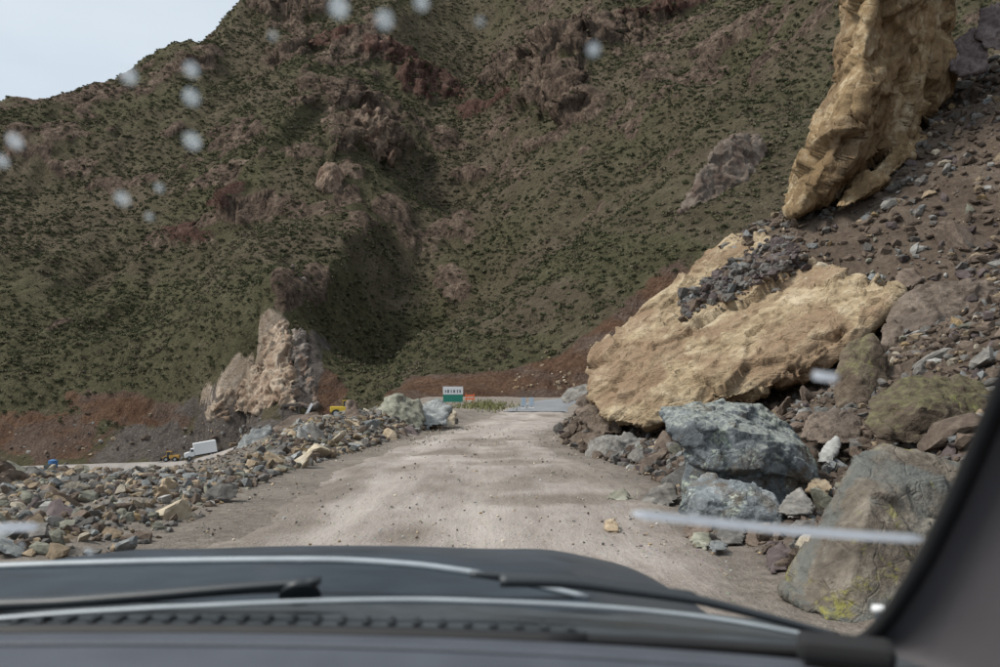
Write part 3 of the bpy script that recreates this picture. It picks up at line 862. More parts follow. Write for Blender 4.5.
M['scar'] = rock_mat('scar_rock', (.13, .09, .065), (.33, .26, .195), (.50, .43, .355), 0.35, stain=(.19, .12, .08), stain_amt=.16, strata=((1.8, 1.8, .5), (0, R(25), 0)), bump=.8, bd=.22)
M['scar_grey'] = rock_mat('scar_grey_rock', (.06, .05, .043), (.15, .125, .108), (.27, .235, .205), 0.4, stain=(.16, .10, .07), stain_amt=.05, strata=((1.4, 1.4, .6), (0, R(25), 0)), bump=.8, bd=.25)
for (label, mt, pts, sd) in [
    ('tall bare tan rock face scarring the spur above the truck', 'scar', [(256, 410, -1), (262, 375, 0), (270, 335, 2), (276, 306, 5), (284, 300, 6), (293, 335, 3), (294, 380, 0), (296, 410, -2), (276, 350, -3), (278, 400, -4)], 71),
    ('lower tan rock face left of the tall bare face', 'scar', [(232, 412, -1), (238, 385, 1), (250, 362, 3), (258, 358, 3), (262, 390, 0), (258, 414, -2), (246, 390, -2.5)], 72),
    ('small fin of tan rock above the white truck', 'scar', [(208, 420, -1), (214, 398, 1), (224, 384, 2), (232, 392, 1), (228, 418, -1), (219, 402, -2)], 73),
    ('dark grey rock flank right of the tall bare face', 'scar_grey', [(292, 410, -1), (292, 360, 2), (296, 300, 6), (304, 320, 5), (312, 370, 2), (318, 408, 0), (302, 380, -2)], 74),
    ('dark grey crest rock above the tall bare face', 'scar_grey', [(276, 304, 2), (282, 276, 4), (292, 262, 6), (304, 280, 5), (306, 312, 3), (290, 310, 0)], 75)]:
    Yc = min(on_mountain(px, py)[1] - dy for px, py, dy in pts)
    Ym = np.median([on_mountain(px, py)[1] - dy for px, py, dy in pts])
    cx_m, cy_m = np.mean([q[0] for q in pts]), np.mean([q[1] for q in pts])
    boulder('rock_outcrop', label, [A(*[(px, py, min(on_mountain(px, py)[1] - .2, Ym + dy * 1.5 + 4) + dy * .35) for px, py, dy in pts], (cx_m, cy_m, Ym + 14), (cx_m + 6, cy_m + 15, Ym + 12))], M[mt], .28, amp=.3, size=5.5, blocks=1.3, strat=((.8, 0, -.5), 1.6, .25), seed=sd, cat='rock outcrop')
# left bank, the rocks one can pick out
for (label, pts, mat, vox, am, sd) in [
    ('large green and tan rock topping the left bank by the bend', [(368, 424, 34.5), (374, 408, 35), (396, 393, 36), (418, 400, 36), (426, 420, 35), (420, 430, 34), (392, 428, 33.4), (392, 410, 34), (395, 405, 37.5), (420, 415, 37.4)], 'green', .09, .12, 61),
    ('grey-green rock beside the large rock on the left bank', [(414, 424, 36), (418, 404, 37), (436, 398, 37.6), (450, 408, 37), (448, 426, 36), (430, 428, 35.6), (435, 405, 39)], 'blue', .09, .12, 62),
    ('upright brown slab on the left bank with dark hollow below', [(344, 424, 31.4), (346, 402, 32), (356, 400, 32.2), (366, 424, 31.2), (364, 434, 30.6), (350, 432, 30.8), (352, 410, 33.4), (364, 430, 33)], 'brown', .07, .08, 63),
    ('wide grey-green weathered rock on the left bank crest', [(296, 444, 28.6), (306, 428, 29.4), (330, 420, 30), (348, 422, 30), (352, 440, 29), (340, 452, 28), (310, 454, 27.8), (325, 430, 31.5)], 'green', .08, .12, 64),
    ('ochre-orange rock sitting on the left bank', [(278, 462, 25.6), (284, 446, 26.2), (298, 437, 26.6), (314, 444, 26.2), (318, 460, 25.4), (296, 466, 25), (298, 448, 27.6)], 'ochre', .06, .09, 65),
    ('cream rounded rock at the far end of the left bank', [(440, 424, 39), (441, 412, 39.4), (449, 407, 39.6), (457, 413, 39.2), (456, 426, 38.4), (446, 428, 38.2), (448, 415, 41)], 'cream', .07, .06, 66),
    ('tan blocky rock left of the cream rock on the bank', [(425, 430, 37.4), (424, 412, 38), (434, 408, 38.2), (442, 414, 37.8), (441, 430, 36.8), (432, 433, 36.6), (434, 415, 39.6)], 'tan', .07, .08, 67),
    ('cream pitted rock low on the left bank by the road', [(350, 452, 26.2), (352, 438, 26.8), (362, 433, 27), (371, 441, 26.6), (370, 452, 26), (360, 456, 25.6), (360, 440, 28)], 'cream', .06, .07, 68),
    ('grey pointed rock in the middle of the left bank', [(360, 444, 30), (363, 424, 30.6), (373, 419, 30.8), (376, 440, 30), (372, 448, 29.4), (366, 425, 32)], 'grey', .06, .08, 69),
    ('large dark grey block with flat top on the near left bank', [(62, 494, 14.2), (66, 477, 14.8), (84, 472, 15.2), (104, 480, 15), (108, 494, 14.4), (90, 502, 13.8), (74, 501, 13.9), (85, 478, 16)], 'grey', .05, .07, 70),
    ('thin dark slab lying across the near left bank top', [(66, 474, 16), (78, 468, 16.6), (94, 475, 16.2), (86, 478, 15.8), (70, 478, 15.8), (80, 470, 17.4)], 'brown', .04, .03, 71),
    ('pale bluish flat stone on the near left bank', [(66, 508, 12.4), (72, 502, 12.8), (90, 501, 12.9), (88, 510, 12.3), (76, 514, 12), (80, 504, 13.4)], 'blue', .035, .03, 72),
    ('dark rock under the windscreen reflection at the left edge', [(-14, 538, 10), (-8, 524, 10.4), (18, 526, 10.4), (28, 540, 10), (20, 552, 9.6), (-6, 552, 9.5), (5, 530, 11)], 'brown', .035, .04, 73),
    ('reddish brown wedge rock at the foot of the left bank', [(303, 478, 20.4), (308, 466, 20.8), (320, 462, 21), (326, 474, 20.4), (316, 481, 20), (314, 468, 21.8)], 'brown', .04, .05, 74),
    ('grey broken slab tilted down the outer left bank', [(258, 456, 28), (261, 450, 28.4), (284, 438, 31), (294, 436, 31.2), (292, 445, 30.6), (270, 460, 28), (272, 450, 32), (292, 441, 33)], 'grey', .06, .04, 75),
    ('long blue-grey rubble slab running down the valley side', [(216, 470, 31), (222, 462, 31.5), (258, 428, 33.5), (270, 422, 34), (276, 426, 33.5), (262, 442, 32.5), (238, 470, 30.5), (240, 460, 35), (268, 430, 36)], 'blue', .08, .16, 76),
    ('flat brown tilted slab behind the ochre rock', [(270, 430, 37), (292, 416, 39), (318, 412, 40), (322, 420, 38.6), (300, 432, 37), (282, 436, 36.4), (290, 430, 41), (318, 420, 42)], 'brown', .09, .06, 77),
    ('long dark grey slab on edge left of the upright brown slab', [(332, 448, 29.2), (338, 432, 29.8), (348, 424, 30.6), (350, 436, 30), (344, 450, 29), (340, 440, 31)], 'grey', .06, .07, 78),
    ('reddish grey rock under the cream rock of the bank', [(378, 436, 32.4), (381, 422, 33), (393, 420, 33), (400, 432, 32.4), (396, 442, 31.6), (384, 443, 31.6), (390, 426, 34.4)], 'tan', .06, .06, 79),
    ('grey-blue angular rock low on the bank before the bend', [(396, 444, 31), (400, 430, 31.6), (412, 426, 32), (420, 436, 31.4), (416, 446, 30.6), (404, 449, 30.4), (408, 432, 33)], 'purple', .06, .07, 80),
]:
    boulder('rock', label, [A(*pts)], M[mat], vox, amp=am, size=am * 9, blocks=am * 1.2, seed=sd, cat='rock')
for (label, pts, mat, vox, am, sd) in [
    ('cream stone lying on the tan boulder by dark gravel', [(798, 300, 23.4), (802, 280, 24.2), (820, 264, 24.8), (838, 270, 24.6), (836, 290, 23.8), (818, 302, 23.2), (820, 275, 26)], 'cream', .06, .08, 81),
    ('blue-grey stone among dark gravel above the tan boulder', [(752, 268, 26.4), (758, 256, 27), (776, 250, 27.2), (782, 260, 26.8), (770, 268, 26.2), (770, 255, 28)], 'blue', .05, .05, 82),
    ('small bluish flat stone at the upper end of the tan boulder', [(864, 280, 22.4), (872, 274, 22.8), (886, 275, 22.8), (882, 282, 22.2), (874, 276, 23.4)], 'blue', .035, .03, 83),
    ('brown angular stone above the end of the tan boulder', [(892, 286, 22.2), (896, 272, 22.8), (914, 268, 23), (924, 280, 22.4), (912, 290, 21.8), (910, 272, 23.8)], 'brown', .05, .05, 84),
    ('yellow-green lichened rock high on the slide', [(916, 256, 23.6), (920, 238, 24.2), (934, 230, 24.6), (944, 242, 24.2), (936, 258, 23.4), (930, 240, 25.4)], 'green', .05, .06, 85),
    ('dark grey block half buried in the slide above the gravel', [(836, 248, 26), (842, 228, 26.6), (866, 226, 26.8), (872, 244, 26.2), (858, 256, 25.6), (855, 235, 28)], 'grey', .06, .07, 86),
    ('yellow-green speckled stone at the road edge under the blocks', [(690, 556, 8.3), (694, 548, 8.5), (706, 549, 8.5), (714, 558, 8.3), (706, 566, 8.1), (696, 564, 8.1), (702, 552, 8.8)], 'green', .018, .02, 87),
    ('small slate-blue stone at the road edge by the speckled stone', [(707, 569, 8.0), (711, 563, 8.2), (722, 561, 8.2), (730, 567, 8.1), (726, 573, 7.9), (712, 574, 7.9), (718, 564, 8.4)], 'blue', .015, .012, 88),
    ('pale pink stone alone on the dirt road', [(603, 536, 9.2), (606, 526, 9.4), (614, 525, 9.4), (620, 532, 9.2), (618, 540, 9.0), (608, 540, 9.0), (612, 528, 9.6)], 'tan', .015, .015, 89),
    ('grey triangular stone leaning at the foot of the lichened boulder', [(776, 512, 9.6), (785, 494, 9.9), (800, 488, 10), (815, 502, 9.7), (812, 516, 9.4), (790, 518, 9.3), (798, 496, 10.3)], 'grey', .025, .025, 90),
    ('pink-tan stone in the gap behind the grey triangular stone', [(806, 492, 10.6), (810, 480, 10.9), (826, 478, 11), (834, 488, 10.7), (826, 498, 10.4), (820, 484, 11.4)], 'tan', .025, .03, 91),
    ('dark brown block beneath the squat blue-grey block', [(742, 552, 8.6), (746, 534, 8.9), (770, 532, 8.9), (784, 544, 8.6), (778, 558, 8.3), (754, 560, 8.3), (762, 538, 9.2)], 'brown', .022, .025, 92),
    ('grey block with flat face beneath the squat blue-grey block', [(716, 553, 8.7), (720, 538, 9), (740, 536, 9), (748, 548, 8.7), (742, 562, 8.4), (724, 562, 8.4), (732, 540, 9.3)], 'grey', .022, .025, 93),
    ('rusty brown stone under the left corner of the squat block', [(682, 542, 8.9), (686, 530, 9.2), (704, 528, 9.2), (714, 540, 8.9), (706, 550, 8.7), (690, 550, 8.7), (698, 534, 9.5)], 'brown', .02, .022, 94),
    ('dark stone tucked against the mossy boulder by the road', [(764, 586, 7.4), (768, 566, 7.6), (782, 558, 7.7), (792, 572, 7.5), (788, 592, 7.1), (774, 594, 7.1), (780, 566, 7.9)], 'purple', .02, .025, 95),
    ('grey slab leaning on the slide below the tan boulder', [(816, 462, 12), (822, 446, 12.4), (838, 436, 12.6), (842, 446, 12.4), (830, 468, 11.8), (834, 445, 13)], 'pale', .03, .03, 96),
    ('dark grey angular stone at the left foot of the lichened boulder', [(640, 506, 11.6), (650, 492, 12), (672, 486, 12.2), (682, 500, 11.8), (668, 512, 11.3), (662, 492, 12.8)], 'grey', .03, .03, 97),
    ('green-tinged stone on the muddy roadside left of the boulder', [(606, 504, 12), (612, 494, 12.3), (624, 493, 12.3), (632, 502, 12), (624, 509, 11.7), (618, 496, 12.8)], 'green', .025, .025, 98),
]:
    o = boulder('rock', label, [A(*pts)], M[mat], vox, amp=am, size=am * 9, blocks=am * 1.1, seed=sd, cat='rock')
    zz_ = np.array([w.co.z for w in o.data.vertices]); h_ = zz_.max() - zz_.min()
    if o.location.y < 14:                                     # bedded in the ground by a quarter, no deeper
        o.location.z = max(o.location.z, gz(o.location.x, o.location.y) + (.05 if o.location.x < 2.8 else 0) - .25 * h_)

# shared shapes of smaller rocks: polyhedra with chipped faces
def rock_proto(seed, sub, noise=.05):
    r = np.random.default_rng(seed)
    bm = bmesh.new()
    bmesh.ops.create_icosphere(bm, subdivisions=sub, radius=1.0)
    bm.verts.ensure_lookup_table()
    v = np.array([w.co[:] for w in bm.verts])
    f = np.array([[w.index for w in fc.verts] for fc in bm.faces])
    bm.free()
    k = r.integers(7, 11)
    pl = r.normal(size=(k, 3)); pl /= np.linalg.norm(pl, axis=1)[:, None]
    dist = r.uniform(.42, .9, k)
    dots = v @ pl.T
    rad = np.min(np.where(dots > .05, dist / np.maximum(dots, .05), 9), axis=1)
    rad = np.minimum(rad, 1.5)
    v = v * (rad * (1 + noise * fbm(v * 2.5 + seed, 3, seed)))[:, None]
    v *= np.array([1.0, r.uniform(.65, .95), r.uniform(.5, .8)])
    v -= (v.max(0) + v.min(0)) / 2
    return v, f

protos = []
for k in range(14):
    v, f = rock_proto(100 + k, 3, .04)
    protos.append(mesh_np('rock_shape', v, f, False))
stone_protos = [rock_proto(300 + k, 2, .1) for k in range(6)] + [rock_proto(400 + k, 1, .1) for k in range(10)]

placed = [(o.location.x, o.location.y, max(o.dimensions.x, o.dimensions.y) * .42) for o in COL.objects if o.get('category') in ('rock', 'boulder', 'rock slab') and o.location.y < 60]
PAL = {'grey': (.17, .158, .146), 'blue': (.20, .208, .207), 'tan': (.31, .24, .165), 'brown': (.14, .106, .083), 'green': (.21, .205, .165), 'cream': (.44, .385, .305), 'purple': (.115, .092, .09), 'ochre': (.33, .24, .135), 'pale': (.33, .32, .30)}
WORD = {'grey': 'grey', 'blue': 'blue-grey', 'tan': 'tan', 'brown': 'brown', 'green': 'greenish', 'cream': 'cream', 'purple': 'dark purplish', 'ochre': 'ochre', 'pale': 'pale grey'}

def left_spot(r):
    y = r.choice([r.uniform(7.5, 15), r.uniform(12, 26), r.uniform(24, 46)], p=[.4, .35, .25])
    a, b_ = np.interp(y, LY, LX) - .3, bench_edge(y) - .4
    return a + (b_ - a) * r.random() ** .9, y
def right_spot(r):
    y = r.choice([r.uniform(7, 14), r.uniform(12, 22), r.uniform(18, 36)], p=[.22, .33, .45])
    a = np.interp(y, RY, RX) + .05
    return a + r.random() ** 1.0 * min(22 - a, (y * .66 + 1.0) - a if y > 5 else 3), y

LAND = []
for o in COL.objects:
    if o.get('category') in ('rock', 'boulder', 'rock slab') and o.location.y < 60:
        LAND.append((o.location.x, o.location.y, o['label']))
SHORT = {'huge tan': 'huge tan boulder', 'towering': 'leaning ochre slab', 'thin tan': 'half-buried tan ledge', 'blue-grey boulder': 'lichened blue-grey boulder', 'squat': 'squat blue-grey block', 'large mossy': 'mossy boulder by the pillar',
         'broad brown': 'broad brown boulder', 'tall grey': 'tall lichened stone', 'mossy green': 'green-brown boulder', 'small rusty': 'rusty brown boulder', 'grey-brown wedge': 'wedge boulder', 'dark brown rock': 'wedged dark rock',
         'pale grey slab': 'pale roadside slab', 'large green and': 'large green-tan rock', 'grey-green rock': 'grey-green rock', 'upright': 'upright brown slab', 'wide grey-green': 'weathered crest rock', 'ochre-orange': 'ochre-orange rock',
         'cream rounded': 'cream rounded rock', 'cream pitted': 'cream pitted rock', 'large dark grey': 'large dark grey block', 'thin dark': 'thin dark slab', 'pale bluish': 'pale bluish flat stone', 'dark rock under': 'dark rock at the left edge',
         'reddish brown': 'reddish wedge rock', 'grey broken': 'grey broken slab', 'long blue-grey': 'long rubble slab', 'flat brown': 'flat brown slab', 'cream stone': 'cream stone on the boulder', 'yellow-green lichened': 'yellow-green rock',
         'dark grey block half': 'half-buried grey block', 'yellow-green speckled': 'speckled stone', 'dark purple boulder': 'purple boulders'}
LAND = [(a, b_, SHORT[k]) for a, b_, l in LAND for k in SHORT if l.startswith(k)]
def where(x, y):
    a, b_, n = min(LAND, key=lambda q: (q[0] - x) ** 2 + (q[1] - y) ** 2)
    dx, dy = x / y * 20 - a / b_ * 20, y - b_
    if abs(dx) > .35 * abs(dy): rel = 'left of' if dx < 0 else 'right of'
    else: rel = 'in front of' if dy < 0 else 'behind'
    far = math.hypot(x - a, y - b_)
    return ('just ' if far < 1.2 else 'well ' if far > 3 else '') + f'{rel} the {n}'
GROUPS = {'l': 'rocks of the left rubble bank', 'r': 'rocks of the slide on the right'}

def scatter_rocks(n, spot, pal, pw, lo, hi, seed, side):
    r = np.random.default_rng(seed)
    made = 0
    tries = 0
    while made < n and tries < 9000:
        tries += 1
        x, y = spot(r)
        s = lo + (hi - lo) * r.random() ** 2.0
        s *= np.interp(y, [8, 16, 30], [.62, .9, 1.15])
        if any((x - a) ** 2 + (y - b_) ** 2 < (c * .9 + s * .75) ** 2 for a, b_, c in placed): continue
        px = HX + x / y * FP
        if px < -30 or px > 1010: continue
        if x < 0 and HY + (EYE - gz(x, y) - s * .9) / y * FP < np.interp(px, [0, 150, 180, 235, 270, 330], [462, 464, 470, 468, 440, 405]): continue
        placed.append((x, y, s))
        k = str(r.choice(pal, p=pw))
        o = obj('rock', protos[r.integers(0, 14)], M[k])
        o.scale = (s * r.uniform(.85, 1.2), s * r.uniform(.8, 1.1), s * r.uniform(.7, 1.0))
        o.rotation_euler = (r.uniform(-.9, .9), r.uniform(-.9, .9), r.uniform(0, 6.28))
        o.location = (x, y, gz(x, y) + s * .22)
        size = 'large' if s > .42 else 'middling' if s > .3 else 'smallish' if s > .2 else 'small'
        flat = o.scale.z / max(o.scale.x, o.scale.y)
        shape = 'flattish' if flat < .72 else 'blocky' if flat > .92 else 'angular'
        tag(o, f'{size} {WORD[k]} {shape} rock {where(x, y)}', 'rock', GROUPS[side])
        made += 1
    return made
PL = ['grey', 'blue', 'tan', 'brown', 'green', 'cream', 'purple', 'ochre', 'pale']
WLEFT = [.25, .10, .19, .22, .09, .06, .02, .02, .05]
WRIGHT = [.19, .03, .08, .53, .03, .02, .08, .01, .03]
scatter_rocks(145, left_spot, PL, WLEFT, .12, .40, 501, 'l')
scatter_rocks(95, right_spot, PL, WRIGHT, .15, .55, 502, 'r')

dup = {}
for o in COL.objects:
    if o.get('label') and o.get('group') in GROUPS.values(): dup.setdefault(o['label'], []).append(o)
for lab, os_ in dup.items():
    if len(os_) > 1:
        os_.sort(key=lambda o: o.location.y)
        names = {2: ['nearer', 'farther'], 3: ['nearest', 'middle', 'farthest']}.get(len(os_))
        if names:
            for o, w in zip(os_, names): o['label'] = w + ' ' + lab
# the loose stones nobody could count
def stone_mass(name, label, n, spot, pw, lo, hi, seed, cat='rubble', hi_detail=10, lift=.35, dark=1.0, zadd=0.0):
    r = np.random.default_rng(seed)
    VV, FF, CC = [], [], []
    base = 0
    xs, ys = [], []
    while len(xs) < n:
        x, y = spot(r)
        px = HX + x / y * FP
        if -140 < px < 1060: xs.append(x); ys.append(y)
    zs = ground(np.array(xs), np.array(ys)) + zadd
    top = np.interp(HX + np.array(xs) / np.array(ys) * FP, [0, 150, 180, 235, 270, 330], [460, 462, 468, 466, 436, 400])
    keys = r.choice(len(PL), size=n, p=pw)
    cols = np.array([PAL[k] for k in PL])
    for i in range(n):
        y = ys[i]
        s = (lo + (hi - lo) * r.random() ** 3.0) * np.interp(y, [6, 14, 30, 45], [.55, .8, 1.2, 1.5])
        if xs[i] < 0 and name == 'rubble' and HY + (EYE - zs[i] - s) / y * FP < top[i]: s *= .35
        v, f = stone_protos[r.integers(0, 6) if (s / y > .012) else r.integers(6, 16)]
        th, a2 = r.uniform(0, 6.28), r.uniform(-1.3, 1.3)
        c_, s_ = math.cos(th), math.sin(th); c2, s2 = math.cos(a2), math.sin(a2)
        Rm = np.array([[c_, -s_, 0], [s_, c_, 0], [0, 0, 1]]) @ np.array([[1, 0, 0], [0, c2, -s2], [0, s2, c2]])
        w = (v * s * r.uniform(.7, 1.2, 3)) @ Rm.T + np.array([xs[i], y, zs[i] + s * lift * r.uniform(-.2, 1.2)])
        VV.append(w); FF.append(f + base); base += len(v)
        CC.append(np.repeat((cols[keys[i]] * r.uniform(.65, 1.25) * dark)[None], len(v), 0))
    me = mesh_np(name, np.concatenate(VV), np.concatenate(FF), False)
    attr_col(me, 'tint', np.concatenate(CC))
    return tag(obj(name, me, M['stone']), label, cat, kind='stuff')

stone_mass('rubble', 'loose broken stones filling the left bank', 12500, left_spot, WLEFT, .03, .20, 601, dark=.88)
stone_mass('rubble', 'loose brown stones covering the slide on the right', 17000, right_spot, WRIGHT, .03, .24, 602, dark=.82)
def road_spot(r):
    while True:
        y = 6.5 + 34 * r.random() ** 1.8
        a, b_ = np.interp(y, LY, LX), np.interp(y, RY, RX)
        u = r.random()
        if r.random() < .6: u = u ** 3 if r.random() < .5 else 1 - u ** 3
        x = a + (b_ - a) * u
        if fbm(np.array([[x * .8, y * .45, 3.0]]), 3, 88)[0] + .25 * r.normal() > .12: return x, y
stone_mass('gravel', 'small loose gravel strewn over the dirt road', 3000, road_spot, [.3, .06, .18, .12, .04, .14, .0, .02, .14], .005, .042, 603, 'gravel', dark=1.25, lift=.5, zadd=.045)
def heap(name, label, pts, seed, keys, dark=1.0):
    r = np.random.default_rng(seed)
    VV, FF, CC, base = [], [], [], 0
    for p, s in pts:
        v, f = stone_protos[r.integers(0, 16)]
        th = r.uniform(0, 6.28); c_, s_ = math.cos(th), math.sin(th)
        VV.append((v * s * r.uniform(.7, 1.2, 3)) @ np.array([[c_, -s_, 0], [s_, c_, 0], [0, 0, 1]]).T + np.asarray(p)); FF.append(f + base); base += len(v)
        CC.append(np.repeat((np.array(PAL[str(r.choice(keys))]) * r.uniform(.7, 1.15) * dark)[None], len(v), 0))
    me = mesh_np(name, np.concatenate(VV), np.concatenate(FF), False)
    attr_col(me, 'tint', np.concatenate(CC))
    tag(obj(name, me, M['stone']), label, 'rubble', kind='stuff')
r = np.random.default_rng(33)
pts = []
for k in range(520):
    u = r.random()
    q = on_mountain(515 + 110 * u + r.normal() * 8, 388 - 34 * u + r.normal() * (7 + 12 * u))
    if q[1] < 150:
        sz = .1 + .5 * r.random() ** 3
        pts.append((q - np.array([0, 0, sz * .5]), sz))
heap('rubble', 'tan broken stones on the red cutting above the asphalt', pts, 34, ['tan', 'ochre', 'tan', 'brown', 'cream'])
pts = []
for k in range(420):
    q = on_mountain(r.uniform(0, 320), r.normal() * 12 + 438 - 10 * 0)
    if q[1] < 200: pts.append((q, .2 + .8 * r.random() ** 3))
heap('rubble', 'scattered stones on the earth bank above the lower road', pts, 35, ['grey', 'brown', 'tan', 'pale', 'brown'])
# dark gravel lying on the tan boulder
bb = [o for o in COL.objects if o.get('label', '').startswith('huge tan')][0]
bpy.context.view_layer.update()
def on_obj(o, px, py):
    org = Vector((0, 0, EYE)); d = (Vector(at(px, py, 10)) - org).normalized()
    iv = o.matrix_world.inverted()
    ok, loc, nn, _ = o.ray_cast(iv @ org, (iv.to_3x3() @ d).normalized())
    return (o.matrix_world @ loc) if ok else None
r = np.random.default_rng(9)
VV, FF, CC, base = [], [], [], 0
for i in range(1500):
    uu, vv_ = r.random(), r.normal() * .5
    px = 684 + 126 * uu; py = 302 - 70 * uu + vv_ * (11 + 12 * uu) + 5
    h = on_obj(bb, px, py)
    if h is None: continue
    s = .05 + .20 * r.random() ** 2.5
    v, f = stone_protos[r.integers(0, 16)]
    th = r.uniform(0, 6.28); c_, s_ = math.cos(th), math.sin(th)
    w = (v * s * r.uniform(.7, 1.2, 3)) @ np.array([[c_, -s_, 0], [s_, c_, 0], [0, 0, 1]]).T + np.array(h) + np.array([0, 0, .03])
    VV.append(w); FF.append(f + base); base += len(v)
    CC.append(np.repeat((np.array(PAL[str(r.choice(['grey', 'purple', 'brown', 'blue'], p=[.4, .3, .2, .1]))]) * r.uniform(.6, 1.1))[None], len(v), 0))
me = mesh_np('gravel', np.concatenate(VV), np.concatenate(FF), False)
attr_col(me, 'tint', np.concatenate(CC))
tag(obj('gravel', me, M['stone']), 'dark gravel heaped on top of the tan boulder', 'gravel', kind='stuff')

# ------------------------------------------------------------------ scrub on the mountain
def bush_mesh(seed, n):
    r = np.random.default_rng(seed)
    V, F = [], []
    for i in range(n):
        d = r.normal(size=3); d /= np.linalg.norm(d); d[2] = abs(d[2]) * .9
        c = d * r.uniform(.45, 1.0) * np.array([1, 1, .6])
        a = r.normal(size=3); a /= np.linalg.norm(a); b_ = np.cross(a, r.normal(size=3)); b_ /= np.linalg.norm(b_)
        s = r.uniform(.18, .36)
        k = len(V)
        V += [c + a * s, c + b_ * s * .7, c - a * s, c - b_ * s * .7]
        F.append((k, k + 1, k + 2, k + 3))
    return mesh_np('bush_shape', np.array(V), np.array(F), False)
bush_col = bpy.data.collections.new('bush_shapes')
for k in range(5):
    o = bpy.data.objects.new('bush_shape', bush_mesh(700 + k, 46))
    o.data.materials.append(M['scrub'])
    bush_col.objects.link(o)
r = np.random.default_rng(77)
N = 320000
sx = r.uniform(-335, 230, N); sy = 112 + 476 * r.random(N) ** 1.35
i, j = gidx(sx, mx), gidx(sy, my)
idx = j * len(mx) + i
bare = np.clip(np.maximum.reduce([masks['rock'] * .75, masks['redrock'] * .75, masks['soil'] * 1.1, masks['greysoil'], masks['scar'] * 1.2]), 0, 1)[idx]
P = MV[idx] + np.stack([r.uniform(-.6, .6, N), r.uniform(-.6, .6, N), np.zeros(N)], 1)
dens = .5 + .8 * fbm(P / 25, 3, 15) + .35 * masks['green'][idx]
keep = (r.random(N) > bare) & (r.random(N) < dens + .15) & (seg_dist(P[:, 0], P[:, 1], VRa) > 6) & (P[:, 2] > -8)
inview = (np.abs(P[:, 0]) / P[:, 1] < .86)
P = P[keep & inview]
sc = .28 + .95 * r.random(len(P)) ** 2.6
sc *= np.interp(P[:, 1], [110, 200, 400], [.65, .9, 1.2])
P[:, 2] -= .1
me = bpy.data.meshes.new('scrub')
me.vertices.add(len(P)); me.vertices.foreach_set('co', P.astype(np.float32).ravel()); me.update()
attr(me, 'size', sc); attr(me, 'turn', r.uniform(0, 6.28, len(P)))
scrub = obj('scrub', me)
tag(scrub, 'low green and brown scrub covering the mountainside', 'scrub', kind='stuff')
ng = bpy.data.node_groups.new('scrub_scatter', 'GeometryNodeTree')
ng.interface.new_socket('Geometry', in_out='INPUT', socket_type='NodeSocketGeometry')
ng.interface.new_socket('Geometry', in_out='OUTPUT', socket_type='NodeSocketGeometry')
gi = ng.nodes.new('NodeGroupInput'); go = ng.nodes.new('NodeGroupOutput')
ip = ng.nodes.new('GeometryNodeInstanceOnPoints'); ci = ng.nodes.new('GeometryNodeCollectionInfo')
ci.inputs['Collection'].default_value = bush_col
ci.inputs['Separate Children'].default_value = True
ci.inputs['Reset Children'].default_value = True
ip.inputs['Pick Instance'].default_value = True
na = ng.nodes.new('GeometryNodeInputNamedAttribute'); na.data_type = 'FLOAT'; na.inputs['Name'].default_value = 'size'
nb = ng.nodes.new('GeometryNodeInputNamedAttribute'); nb.data_type = 'FLOAT'; nb.inputs['Name'].default_value = 'turn'
cx_ = ng.nodes.new('ShaderNodeCombineXYZ')
ng.links.new(nb.outputs['Attribute'], cx_.inputs['Z'])
ng.links.new(gi.outputs[0], ip.inputs['Points'])
ng.links.new(ci.outputs[0], ip.inputs['Instance'])
ng.links.new(na.outputs['Attribute'], ip.inputs['Scale'])
ng.links.new(cx_.outputs[0], ip.inputs['Rotation'])
ng.links.new(ip.outputs[0], go.inputs[0])
md = scrub.modifiers.new('scatter', 'NODES'); md.node_group = ng

# ------------------------------------------------------------------ things along the road and in the valley
M['white_paint'] = plain('white_paint', (.78, .79, .8), .45, var=.06)
M['green_paint'] = plain('green_paint', (.02, .22, .16), .5, var=.1)
M['dark_letter'] = plain('dark_letter', (.12, .15, .16), .6)
M['galv'] = plain('galvanised_steel', (.35, .37, .38), .5, .6, scale=9)
M['orange'] = plain('orange_plastic', (.62, .14, .05), .5)
M['yellow_paint'] = plain('yellow_paint', (.62, .42, .04), .45)
M['amber_paint'] = plain('amber_paint', (.48, .27, .06), .5)
M['glass_dark'] = plain('dark_glass', (.02, .025, .03), .15)
M['rubber'] = plain('tyre_rubber', (.025, .025, .025), .85)
M['blue_paint'] = plain('blue_paint', (.04, .13, .30), .4)
M['marker_blue'] = plain('marker_blue_grey', (.36, .44, .52), .5)
M['timber'] = plain('weathered_timber', (.10, .085, .075), .85, var=.3)
M['steel_dark'] = plain('dark_steel', (.06, .062, .066), .55, .4)

def child(name, bm, mat, par):
    return obj(name, bm, mat, par)

# sign board
Ys = 84.0; xs_ = at(453, 400, Ys)[0]; zs_ = gz(xs_, Ys)
sg = thing('sign_board', 'white and green roadside sign board beyond the left bank', 'sign', (xs_, Ys, zs_ - .1), (0, 0, R(6)))
w_, zt, zm, zb = 2.1, at(453, 386.5, Ys)[2] - zs_ + .1, at(453, 394.5, Ys)[2] - zs_ + .1, at(453, 402, Ys)[2] - zs_ + .1
up = child('upper_panel', box((0, 0, (zt + zm) / 2), (w_, .05, zt - zm - .01)), M['white_paint'], sg)
child('lower_panel', box((0, .003, (zm + zb) / 2), (w_ - .04, .05, zm - zb)), M['green_paint'], sg)
for k, (lx_, lw, lh) in enumerate([(-.78, .13, .3), (-.5, .2, .34), (-.18, .1, .34), (.12, .2, .3), (.46, .12, .34), (.74, .16, .3)]):
    child('letter_mark', box((lx_, -.03, (zt + zm) / 2 - .08), (lw, .012, lh), bevel=.004), M['dark_letter'], up)
for s in (-1, 1):
    child('post', box((s * .75, .06, (zt) / 2 - .1), (.09, .07, zt + .2)), M['galv'], sg)
